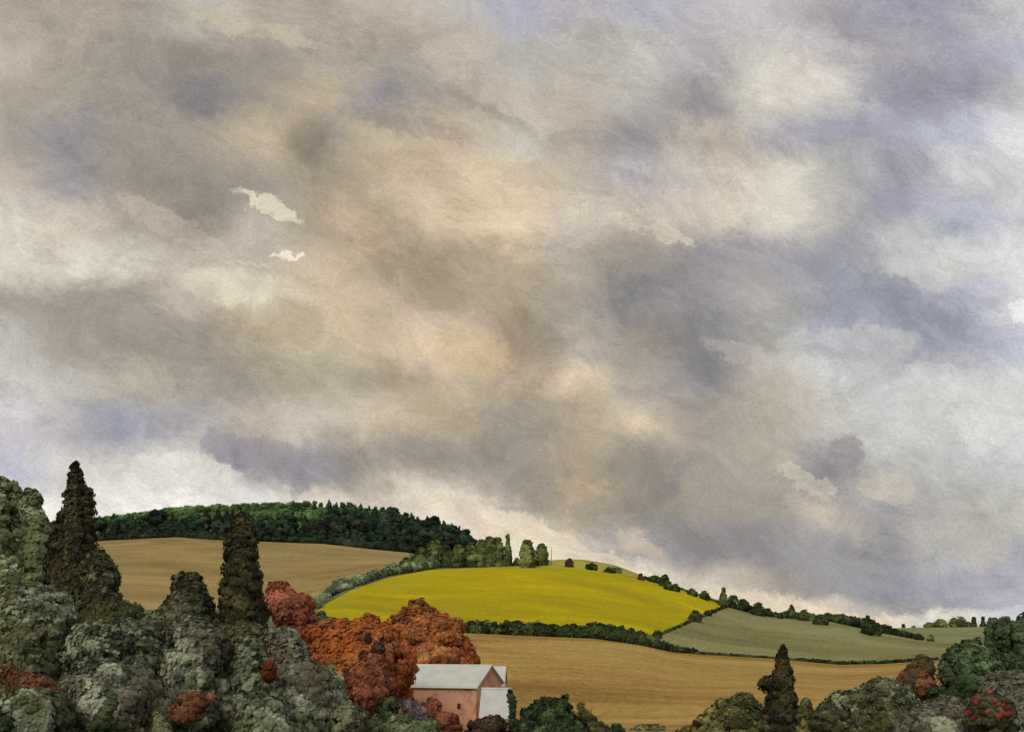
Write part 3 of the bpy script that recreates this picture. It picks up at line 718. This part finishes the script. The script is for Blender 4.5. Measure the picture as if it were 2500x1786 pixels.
# ------------------------------------------------------------------ hilltop wood
def proto_blobs(kind):
    bl = []
    zlo = 0.12 if kind == 'low' else 0.3
    if kind == 'low': bl.append((0, 0, .25, .34, .34, .25))
    if kind == 'spire':
        for k in range(9):
            z = 0.18 + 0.8 * k / 8; w = 0.30 * (1 - z) ** 0.6 + 0.04
            for q in range(1 if k > 6 else 2):
                a = random.uniform(0, 6.28)
                bl.append((math.cos(a) * w * .4, math.sin(a) * w * .4, z, w * .75, w * .75, 0.11))
    else:
        for k in range(11):
            z = random.uniform(zlo, 0.86); w = 0.3 * math.sqrt(max(.05, 1 - ((z - .52) / .48) ** 2))
            a = k * 2.4
            bl.append((math.cos(a) * w * .7, math.sin(a) * w * .7, z, .19, .19, .15))
        bl.append((0, 0, .62, .26, .26, .3))
    return bl
def make_proto(kind, mat, pale=False):
    r = empty('wood_tree', (0, 0, 0))
    link('crown', crown_mesh('wood_crown', proto_blobs(kind), 0.065, 1.25), mat, r)
    link('trunk', trunk_mesh('wood_trunk', 0.7, 0.028, 2), M_bark_pale if pale else M_bark, r)
    return r
protos = {'dark': [make_proto('spire' if i % 2 else 'round', FM['wood_dark'], i % 3 == 0) for i in range(6)],
          'green': [make_proto('round' if i % 3 else 'spire', FM['wood_green']) for i in range(4)],
          'light': [make_proto('low', FM['wood_light']) for i in range(4)]}
used = set()
def place(proto, loc, h, label, group, name, wf=1.0):
    if proto.name not in used:
        used.add(proto.name); o = proto
    else:
        o = proto.copy(); COL.objects.link(o)
        for ch in proto.children:
            c = ch.copy(); COL.objects.link(c); c.parent = o
    o.location = loc; o.rotation_euler = (0, 0, random.uniform(0, 6.28)); o.scale = (h * wf, h * wf, h)
    o.name = name
    tag(o, label, 'tree', group)
    return o
def sky_row(px): return float(np.interp(px, [240, 300, 400, 500, 640, 700, 780, 830, 900, 960, 1000, 1060, 1100, 1140, 1165], [1262, 1252, 1240, 1232, 1228, 1226, 1224, 1226, 1234, 1240, 1254, 1262, 1272, 1294, 1330]))
hedge_line('black-green undergrowth at the foot of the hilltop wood', [(120, 1330), (270, 1319), (430, 1311), (560, 1320), (650, 1322), (800, 1328), (900, 1340), (1000, 1349)], FM['wood_dark'], 17, name='undergrowth', ymin=560, leaf=0.8, dy=1.5)
# front rows of dark trees at the field edge
def edge_row(px): return float(np.interp(px, [240, 270, 430, 560, 650, 800, 900, 980, 1080, 1170], [1322, 1316, 1309, 1318, 1320, 1326, 1338, 1345, 1360, 1385]))
def wood_row(x0, x1, step, back, hfun, kinds, label, group, name, wf=(0.9, 1.3)):
    x = x0
    while x < x1:
        px = x + random.uniform(-.3, .3) * step
        Y = 628 + back + random.uniform(-4, 4)
        gp = ground_at(px, Y)
        h = hfun(px, Y, gp)
        if h and h > 2.5:
            place(random.choice(protos[kinds if isinstance(kinds, str) else random.choice(kinds)]), gp, h, label, group, name, random.uniform(*wf))
        x += step
def upto(frac_top, jit=3):
    """height that brings a tree top to the given row of the photo"""
    def f(px, Y, gp):
        row = frac_top(px) + random.uniform(-jit, jit)
        return EYE + (HZ - row) / F * Y - gp.z
    return f
G1 = 'dark trees at the front edge of the hilltop wood'
wood_row(110, 1150, 19, 0, upto(lambda p: edge_row(p) - 38, 8), 'dark', 'dark tree in the front row of the hilltop wood, beside the brown field', G1, 'wood_edge_tree')
G2 = 'dark trees behind the front row of the hilltop wood'
wood_row(110, 1158, 21, 14, upto(lambda p: max(edge_row(p) - 62, sky_row(p) + 14) if p > 780 else edge_row(p) - 56, 14), 'dark', 'dark tree in the second row of the hilltop wood', G2, 'wood_tree')
wood_row(800, 1160, 19, 36, upto(lambda p: sky_row(p) + 9, 5), 'dark', 'dark tree on the right shoulder of the hilltop wood', 'dark trees on the right shoulder of the hilltop wood', 'wood_shoulder_tree')
wood_row(700, 1000, 20, 60, upto(lambda p: sky_row(p) + 12, 5), 'green', 'deep green tree on the highest part of the hilltop wood', 'deep green trees on top of the wood', 'wood_green_tree')
wood_row(715, 970, 17, 95, upto(lambda p: sky_row(p) - 2, 4), 'green', 'deep green tree on the skyline of the hilltop wood', 'deep green skyline trees of the wood', 'wood_skyline_tree')
wood_row(960, 1150, 16, 75, upto(lambda p: sky_row(p) + 1, 5), 'dark', 'dark pointed tree on the skyline at the right end of the wood', 'dark skyline trees of the wood', 'wood_skyline_tree')
wood_row(300, 760, 12, 58, upto(lambda p: sky_row(p) + 21, 6), 'light', 'light green rounded tree on the slope above the dark wood edge', 'light green slope trees', 'slope_tree', (0.9, 1.5))
wood_row(300, 770, 11, 95, upto(lambda p: sky_row(p) + 10, 5), 'light', 'light green rounded tree high on the wooded slope', 'light green high slope trees', 'slope_tree', (0.9, 1.5))
wood_row(150, 775, 11, 122, upto(lambda p: sky_row(p) - 1, 3.5), 'light', 'light green rounded tree on the left skyline of the wood', 'light green skyline trees', 'skyline_slope_tree', (1.0, 1.7))
place(protos['dark'][1], ground_at(508, 690), 16.5, 'tall dark pointed tree standing out on the left skyline of the wood', None, 'wood_tree') if False else None

# ------------------------------------------------------------------ farmhouse
def brick_mat():
    m, n, b = new_mat('salmon_brick', 0.9, 0.1)
    geo = n.new('ShaderNodeTexCoord')
    br = n.new('ShaderNodeTexBrick'); br.inputs['Scale'].default_value = 1.0
    br.inputs['Brick Width'].default_value = 0.25; br.inputs['Row Height'].default_value = 0.09; br.inputs['Mortar Size'].default_value = 0.008
    br.inputs['Color1'].default_value = lin((196, 150, 126)); br.inputs['Color2'].default_value = lin((188, 140, 116)); br.inputs['Mortar'].default_value = lin((204, 166, 144))
    mp = n.new('ShaderNodeMapping'); mp.inputs['Rotation'].default_value = (math.radians(90), 0, 0)
    n.put(mp.inputs[0], geo.outputs['Object']); n.put(br.inputs['Vector'], mp.outputs[0])
    t = n.noise(geo.outputs['Object'], 0.7, 5, 0.65, 0.8)
    col = n.mix(n.ramp(t, [(0.4, g(0)), (0.6, g(0.85))]), br.outputs['Color'], lin((202, 156, 124)))
    t2 = n.noise(geo.outputs['Object'], 1.1, 4, 0.6, 0.5)
    col = n.mix(n.ramp(t2, [(0.5, g(0)), (0.6, g(0.75))]), col, lin((168, 114, 96)))
    n.put(b.inputs['Base Color'], col)
    return m
def roof_mat():
    m, n, b = new_mat('pale_roof_sheet', 0.7, 0.25)
    tc = n.new('ShaderNodeTexCoord')
    t = n.noise(tc.outputs['Object'], 0.9, 5, 0.6)
    n.put(b.inputs['Base Color'], n.ramp(t, [(0.3, lin((178, 181, 176))), (0.7, lin((200, 202, 196)))]))
    w = n.new('ShaderNodeTexWave', wave_type='BANDS', bands_direction='X'); w.inputs['Scale'].default_value = 1.6
    n.put(w.inputs[0], tc.outputs['Object'])
    bp = n.new('ShaderNodeBump'); bp.inputs['Strength'].default_value = 0.15; bp.inputs['Distance'].default_value = 0.03
    n.put(bp.inputs['Height'], w.outputs['Fac']); n.put(b.inputs['Normal'], bp.outputs[0])
    return m
M_brick, M_roof = brick_mat(), roof_mat()
M_glass, _n, _b = new_mat('window_glass', 0.15, 0.5); _b.inputs['Base Color'].default_value = lin((46, 38, 36))
M_frame, _n, _b = new_mat('white_paint', 0.6, 0.3); _b.inputs['Base Color'].default_value = lin((214, 208, 190))
M_timber, _n, _b = new_mat('dark_timber', 0.8, 0.2); _b.inputs['Base Color'].default_value = lin((84, 60, 50))

hb = Vector(((1100 - 1250) / F * 110, 110, 0.0))
house = tag(empty('farmhouse', hb), 'farmhouse with salmon walls and pale grey roof in front of the rust-coloured trees', 'house')
def block(A_, B_, C_, eave, ridge, name_w, name_r, over=0.28, th=0.14, zb=-0.3, rel=None):
    """gabled block: A front left, B front right, C back right (ground plan), ridge parallel to the front"""
    A_, B_, C_ = [Vector((p[0], p[1], 0)) - Vector((hb.x, hb.y, 0)) for p in (A_, B_, C_)]
    D_ = A_ + (C_ - B_)
    z = Vector((0, 0, 1))
    Lm, Rm = (A_ + D_) / 2, (B_ + C_) / 2
    v = [A_ + z*zb, B_ + z*zb, C_ + z*zb, D_ + z*zb, A_ + z*eave, B_ + z*eave, C_ + z*eave, D_ + z*eave, Lm + z*ridge, Rm + z*ridge]
    f = [(0, 1, 5, 4), (2, 3, 7, 6), (1, 2, 6, 9, 5), (3, 0, 4, 8, 7)]
    w = link(name_w, mesh_py(name_w, v, f), M_brick, house)
    ex = (B_ - A_).normalized() * over; ey = (C_ - B_).normalized()
    half = (C_ - B_).length / 2; sl = (ridge - eave) / half
    def slope(p0, p1, q0, q1, sgn):
        # p eave line, q ridge line
        dn = -ey * sgn * over - z * over * sl
        P0, P1, Q0, Q1 = p0 - ex + dn, p1 + ex + dn, q0 - ex, q1 + ex
        up = z * th
        vv = [P0 + z*.03, P1 + z*.03, Q1 + z*.03, Q0 + z*.03, P0 + up, P1 + up, Q1 + up, Q0 + up]
        return vv
    a = slope(A_ + z*eave, B_ + z*eave, Lm + z*ridge, Rm + z*ridge, 1)
    b = slope(D_ + z*eave, C_ + z*eave, Lm + z*ridge, Rm + z*ridge, -1)
    fc = [(0, 1, 2, 3), (4, 5, 6, 7), (0, 1, 5, 4), (0, 3, 7, 4), (1, 2, 6, 5)]
    vv = a + b; ff = fc + [tuple(i + 8 for i in q) for q in fc]
    r = link(name_r, mesh_py(name_r, vv, ff), M_roof, house)
    # ridge cap
    u0, u1 = Lm + z*(ridge + th) - ex, Rm + z*(ridge + th) + ex
    cv = []
    for u in (u0, u1): cv += [u - ey*.14 - z*.1, u + z*.05, u + ey*.14 - z*.1]
    link('ridge_cap', mesh_py('ridge_cap', cv, [(0, 1, 4, 3), (1, 2, 5, 4)]), M_roof, r)
    # gutter board along the front eave
    g0, g1 = a[0], a[1]
    gv = [g0 - ey*.05 - z*.10, g1 - ey*.05 - z*.10, g1 - ey*.05 + z*.10, g0 - ey*.05 + z*.10, g0 - z*.10, g1 - z*.10, g1 + z*.10, g0 + z*.10]
    link('gutter', mesh_py('gutter', gv, [(0, 1, 2, 3), (0, 1, 5, 4), (3, 2, 6, 7), (4, 5, 6, 7), (0, 3, 7, 4), (1, 2, 6, 5)]), M_frame, r)
    return w, r, A_, B_, C_, D_, ey
def X(px, Y): return (px - 1250) / F * Y
w1 = block((X(966, 110.2), 110.2), (X(1163, 107.5), 107.5), (X(1226, 113), 113.2), 4.45, 6.3, 'wall', 'roof')
block((X(1196, 113.6), 113.6), (X(1229, 113), 113.0), (X(1236, 118), 118), 4.3, 6.0, 'rear_wing_wall', 'rear_wing_roof', over=0.15)
block((X(1172, 103.6), 103.9), (X(1240, 103), 103.2), (X(1250, 107), 107.2), 1.75, 4.2, 'side_wing_wall', 'side_wing_roof', over=0.12)
_, _, A_, B_, C_, D_, ey = w1
ex = (B_ - A_).normalized()
def wall_window(t, z0, w, h, mat=M_glass):
    c = A_ + (B_ - A_) * t; z = Vector((0, 0, 1)); out = -ey
    def plate(cc, w, h, d0, d1):
        v = []
        for d in (d0, d1):
            for sx, sz in ((-1, -1), (1, -1), (1, 1), (-1, 1)): v.append(cc + ex*sx*w/2 + z*(z0 + sz*h/2) + out*d)
        return v, [(0, 1, 2, 3), (4, 5, 6, 7), (0, 1, 5, 4), (1, 2, 6, 5), (2, 3, 7, 6), (3, 0, 4, 7)]
    v, f = plate(c, w, h, -0.02, 0.02)
    win = link('window', mesh_py('window', v, f), mat, house)
    vs, fs = [], []
    for dx, dz, ww, hh in ((-w/2, 0, .05, h + .05), (w/2, 0, .05, h + .05), (0, h/2, w + .05, .05), (0, -h/2, w + .1, .06)):
        v, f = plate(c + ex*dx + z*dz, ww, hh, 0.021, 0.06); o = len(vs); vs += v; fs += [tuple(i + o for i in q) for q in f]
    link('frame', mesh_py('frame', vs, fs), M_timber, win)
wall_window(0.79, 2.45, 0.24, 0.5)
# small field gate / boundary posts are not shown in the photo, none built

# ------------------------------------------------------------------ sky
SUN_EL, SUN_ROT = math.radians(36), math.radians(200)
w = bpy.data.worlds.new('World'); scene.world = w; w.use_nodes = True
n = N(w.node_tree)
bg = w.node_tree.nodes['Background']
sky = n.new('ShaderNodeTexSky', sky_type='NISHITA', sun_disc=False, sun_elevation=SUN_EL, sun_rotation=SUN_ROT)
tc = n.new('ShaderNodeTexCoord')
dirv = tc.outputs['Generated']
sep = n.new('ShaderNodeSeparateXYZ'); n.put(sep.inputs[0], dirv)
ay = n.math('MAXIMUM', n.math('ABSOLUTE', sep.outputs[1]), 0.25)
u = n.math('DIVIDE', sep.outputs[0], ay); v = n.math('DIVIDE', sep.outputs[2], ay)
uv = n.new('ShaderNodeCombineXYZ'); n.put(uv.inputs[0], u); n.put(uv.inputs[1], v)
def nz(vec, scale, detail, rough, dist=0.0):
    a = n.new('ShaderNodeTexNoise'); n.put(a.inputs['Vector'], vec)
    a.inputs['Scale'].default_value = scale; a.inputs['Detail'].default_value = detail; a.inputs['Roughness'].default_value = rough; a.inputs['Distortion'].default_value = dist
    return a
def slant(sx, sy, rot=0.5):
    mp = n.new('ShaderNodeMapping'); mp.inputs['Rotation'].default_value = (0, 0, rot); mp.inputs['Scale'].default_value = (1, 1, 1)
    n.put(mp.inputs[0], uv.outputs[0])
    return n.scale(mp.outputs[0], (sx, sy, 1.0))
na_ = nz(slant(0.7, 1.3), 9.0, 9, 0.62, 0.3)
nb_ = nz(uv.outputs[0], 55.0, 6, 0.7)
sa = n.new('ShaderNodeSeparateXYZ'); n.put(sa.inputs[0], na_.outputs['Color'])
sb = n.new('ShaderNodeSeparateXYZ'); n.put(sb.inputs[0], nb_.outputs['Color'])
def warp(base, c1, c2, k1, k2):
    t = n.math('MULTIPLY_ADD', c1, k1, base)
    t = n.math('ADD', t, -0.5 * k1 - 0.5 * k2)
    return n.math('MULTIPLY_ADD', c2, k2, t)
uw = warp(u, sa.outputs[0], sb.outputs[0], 0.12, 0.028)
vw = warp(v, sa.outputs[1], sb.outputs[1], 0.085, 0.020)
PX = n.math('MULTIPLY_ADD', uw, F / 2500.0, 0.5)          # 0..1 across the view north
PY = n.math('MULTIPLY_ADD', vw, -F, HZ)
TINT = {'o': (1.07, 0.98, 0.83), 'w': (1.04, 0.98, 0.895), 'n': (1.02, 1.0, 0.955), 'v': (1.005, 0.975, 0.985), 'b': (0.98, 0.98, 1.045), 'k': (1.0, 1.0, 0.985), 'c': (1.03, 1.0, 0.925), 'e': (1.03, 0.97, 0.88), 'p': (1.01, 0.99, 0.96)}
SKY = {
 30: '170w 165w 160w 188c 172w 165w 186w 190n 175b 180v 180b 186v 192v 165v 160b 156b 195k',
 130: '182w 165w 152w 142w 152w 163w 165w 182w 176n 180n 186n 176v 192n 190v 165v 165b 182b',
 230: '166w 158w 148w 138v 152w 176o 152v 168w 184w 176w 178n 146v 208c 190n 155b 152b 188k',
 330: '165w 145v 155w 158w 178o 148w 190o 180o 190c 172w 150v 184w 176v 165b 167b 188b 206k',
 430: '182w 152v 146w 146w 152w 160o 176o 196o 200o 186w 175v 192w 206c 186n 156b 197k 200k',
 530: '208c 198w 166w 146w 178w 164o 150o 192o 204o 190w 186w 190w 206c 184n 156b 186b 205k',
 630: '215c 206c 202c 184w 186w 184o 156o 156o 172o 174w 150w 150v 160v 156b 187k 205k 215k',
 730: '165w 152w 160w 186w 184o 190o 176o 165o 160o 165w 140v 150v 165n 160b 152b 182b 215k',
 830: '182n 160w 153w 150w 165o 192o 188o 206o 150o 166w 150w 134v 165n 176b 160b 165b 192b',
 930: '196n 187n 174w 160w 154w 165w 150o 178o 165o 196o 166w 144v 176w 201k 206k 201k 206k',
 1030: '200v 180v 158b 172v 182w 190w 180o 165o 150w 172o 194o 160w 170w 190n 206k 206k 210k',
 1130: '190b 206p 210p 198p 158v 150v 150w 145w 145w 156o 142w 155w 168w 142v 178n 190k 196k',
 1230: '228p 230p 228p 226p 220p 216e 200e 208e 156w 170o 138w 155w 150w 188w 164v 176n 186n',
 1330: '230p 230p 230p 228p 226p 224e 222e 222e 212e 196e 152v 140v 140v 155v 150v 182n 166b',
 1430: '230p 230p 230p 228p 226p 224e 222e 222e 218e 218e 214e 196e 158w 150v 154b 166b 178b',
 1475: '230p 230p 230p 228p 226p 224e 222e 222e 218e 218e 216e 214e 212e 200e 168v 166b 178b',
 1500: '228p 228p 228p 226p 224e 224e 222e 220e 218e 218e 218e 218e 216e 216e 214c 206n 196b',
}
prev = None
keys = sorted(SKY)
for k, y in enumerate(keys):
    cells = SKY[y].split()
    stops = []
    for j, cstr in enumerate(cells):
        L = 182 + (float(cstr[:-1]) - 180) * 1.14; t = TINT[cstr[-1]]
        stops.append((j / 16.0, lin(tuple(min(250, L * q) for q in t))))
    r = n.ramp(PX, stops, 'EASE' if k % 2 else 'LINEAR')
    if prev is None: prev = r
    else:
        mr = n.new('ShaderNodeMapRange', interpolation_type='SMOOTHSTEP')
        n.put(mr.inputs[0], PY); mr.inputs[1].default_value = keys[k-1]; mr.inputs[2].default_value = y
        prev = n.mix(mr.outputs[0], prev, r)
cloud = prev
# torn bright gaps and darker tufts in the cloud
def tuft(cx, cy, rx, ry, rot, col, amt, sharp=0.12, cloud=None, thr=0.42):
    mp = n.new('ShaderNodeMapping', vector_type='TEXTURE')
    mp.inputs['Location'].default_value = ((cx - 1250) / F, (HZ - cy) / F, 0)
    mp.inputs['Rotation'].default_value = (0, 0, -rot)
    mp.inputs['Scale'].default_value = (rx / F, ry / F, 1)
    cb = n.new('ShaderNodeCombineXYZ'); n.put(cb.inputs[0], uw2); n.put(cb.inputs[1], vw2)
    n.put(mp.inputs[0], cb.outputs[0])
    ln = n.new('ShaderNodeVectorMath', operation='LENGTH'); n.put(ln.inputs[0], mp.outputs[0])
    mr = n.new('ShaderNodeMapRange', interpolation_type='SMOOTHSTEP')
    n.put(mr.inputs[0], ln.outputs['Value']); mr.inputs[1].default_value = 1.0 + sharp; mr.inputs[2].default_value = 1.0 - sharp
    mr.inputs[3].default_value = 0.0; mr.inputs[4].default_value = amt
    return n.mix(mr.outputs[0], cloud, lin(col))
uw2 = warp(u, sa.outputs[2], sb.outputs[2], 0.05, 0.045)
vw2 = warp(v, sa.outputs[0], sb.outputs[1], 0.04, 0.034)
for a in [(660, 505, 85, 16, 0.5, (226, 214, 188), 0.8, 0.25), (700, 625, 36, 9, 0.0, (238, 228, 206), 0.95, 0.1), (590, 640, 70, 7, 0.1, (222, 212, 190), 0.7, 0.3),
          (575, 690, 170, 34, 0.2, (226, 216, 194), 0.75, 0.5), (870, 560, 90, 38, 0.6, (206, 184, 152), 0.6, 0.5), (720, 860, 135, 105, 0.2, (172, 162, 132), 0.45, 0.15),
          (350, 960, 85, 80, 0.4, (182, 174, 156), 0.4, 0.08), (1300, 850, 110, 80, 0.9, (146, 128, 106), 0.45, 0.25), (1140, 850, 110, 60, 0.4, (216, 190, 148), 0.5, 0.3),
          (1950, 190, 110, 70, 0.3, (216, 209, 196), 0.7, 0.5), (620, 70, 170, 26, 0.25, (196, 184, 160), 0.7, 0.2), (740, 350, 50, 42, 0.0, (128, 114, 92), 0.55, 0.6),
          (480, 270, 60, 22, 0.2, (126, 118, 120), 0.5, 0.8), (1590, 560, 110, 20, 0.3, (212, 200, 180), 0.7, 0.2), (2160, 1185, 75, 34, 0.3, (198, 188, 172), 0.7, 0.15),
          (2400, 1330, 60, 60, 0, (188, 180, 170), 0.6, 0.3), (1640, 1180, 14, 90, 0.6, (128, 118, 118), 0.45, 0.6), (2060, 1100, 40, 45, 0.4, (146, 138, 140), 0.6, 0.3),
          (1560, 1330, 60, 26, 0.4, (200, 182, 158), 0.6, 0.3), (2490, 762, 30, 24, 0.5, (238, 238, 234), 0.9, 0.1), (740, 1150, 14, 60, 0.2, (132, 124, 140), 0.5, 0.5),
          (300, 1010, 95, 42, 0.1, (160, 162, 176), 0.5, 0.6), (2300, 560, 60, 20, 0.0, (150, 152, 160), 0.5, 0.6), (2280, 770, 90, 26, 0.2, (142, 144, 156), 0.5, 0.6),
          (1180, 270, 120, 16, 0.5, (140, 130, 120), 0.45, 0.6), (1330, 1215, 70, 26, 0.3, (152, 138, 122), 0.5, 0.3), (1430, 1195, 60, 24, 0.1, (200, 174, 132), 0.5, 0.6),
          (420, 1165, 175, 62, -0.1, (232, 226, 216), 0.85, 0.12), (1420, 1345, 150, 34, 0.35, (218, 202, 178), 0.75, 0.15), (1250, 1290, 130, 40, 0.2, (224, 206, 180), 0.7, 0.2), (1900, 1490, 330, 26, 0.13, (222, 204, 178), 0.8, 0.25),
          (560, 1085, 75, 34, 0.4, (152, 146, 158), 0.5, 0.12), (700, 1120, 130, 50, 0.25, (150, 142, 146), 0.45, 0.14), (1820, 880, 120, 26, 0.5, (190, 182, 174), 0.5, 0.15), (2050, 860, 190, 60, -0.1, (206, 206, 198), 0.45, 0.12), (1000, 300, 170, 24, 0.25, (150, 138, 126), 0.4, 0.2), (430, 560, 180, 30, 0.5, (200, 188, 170), 0.45, 0.15),
          (1960, 1170, 80, 26, 0.45, (200, 190, 174), 0.7, 0.12), (2350, 1000, 160, 80, 0.1, (206, 208, 202), 0.6, 0.3), (2260, 660, 110, 40, 0.2, (206, 205, 198), 0.6, 0.3),
          (1100, 1215, 160, 8, 0.1, (222, 204, 178), 0.5, 0.6)]:
    cloud = tuft(*a, cloud=cloud)
# granulation
gr = nz(n.scale(uv.outputs[0], (1.0, 1.5, 1.0)), 330.0, 3, 0.8)
med = nz(slant(0.9, 1.25, 0.35), 20.0, 12, 0.80, 0.9)
f1 = n.math('MULTIPLY_ADD', gr.outputs[0], 0.62, 0.71)
f2 = n.math('MULTIPLY_ADD', med.outputs[0], 1.05, 0.49)
ed = nz(slant(0.75, 1.2, 0.4), 8.0, 14, 0.68, 0.4)
def step(sock, lo, hi, a, b):
    mr = n.new('ShaderNodeMapRange', interpolation_type='SMOOTHSTEP'); n.put(mr.inputs[0], sock)
    mr.inputs[1].default_value = lo; mr.inputs[2].default_value = hi; mr.inputs[3].default_value = a; mr.inputs[4].default_value = b
    return mr.outputs[0]
se = n.new('ShaderNodeSeparateXYZ'); n.put(se.inputs[0], ed.outputs['Color'])
f3 = n.math('MULTIPLY', step(se.outputs[0], 0.535, 0.552, 1.0, 0.915), step(se.outputs[1], 0.44, 0.452, 1.075, 1.0))
f3 = n.math('MULTIPLY', f3, step(se.outputs[2], 0.56, 0.57, 1.0, 0.94))
fac = n.math('MULTIPLY', n.math('MULTIPLY', f1, f2), f3)
vm = n.new('ShaderNodeVectorMath', operation='SCALE'); n.put(vm.inputs[0], cloud); n.put(vm.inputs['Scale'], n.math('MULTIPLY', fac, 10.0))
final = n.mix(0.96, sky.outputs[0], vm.outputs[0])
n.put(bg.inputs['Color'], final); bg.inputs['Strength'].default_value = 0.1

sl = bpy.data.lights.new('sun', 'SUN'); sl.energy = 1.75; sl.angle = math.radians(20); sl.color = (1.0, 0.95, 0.86)
so = bpy.data.objects.new('sun', sl); COL.objects.link(so)
# the sun stands behind the viewer's left shoulder
sd = Vector((math.sin(SUN_ROT) * math.cos(SUN_EL), math.cos(SUN_ROT) * math.cos(SUN_EL), math.sin(SUN_EL)))
so.rotation_euler = (-sd).to_track_quat('-Z', 'Y').to_euler(); so.location = (0, 0, 120)

# ------------------------------------------------------------------ camera
cam = bpy.data.cameras.new('camera'); co = bpy.data.objects.new('camera', cam); COL.objects.link(co)
cam.sensor_fit = 'HORIZONTAL'; cam.sensor_width = 36.0; cam.lens = 36.0 * F / 2500.0
cam.shift_y = (HZ - 893.0) / 2500.0
cam.clip_start = 0.5; cam.clip_end = 20000
co.location = (0, 0, EYE); co.rotation_euler = (math.radians(90), 0, 0)
scene.camera = co
scene.view_settings.view_transform = 'Standard'; scene.view_settings.look = 'None'
scene.view_settings.exposure = 0.0; scene.view_settings.gamma = 1.0
scene.render.engine = 'CYCLES'
scene.cycles.max_bounces = 5; scene.cycles.diffuse_bounces = 3
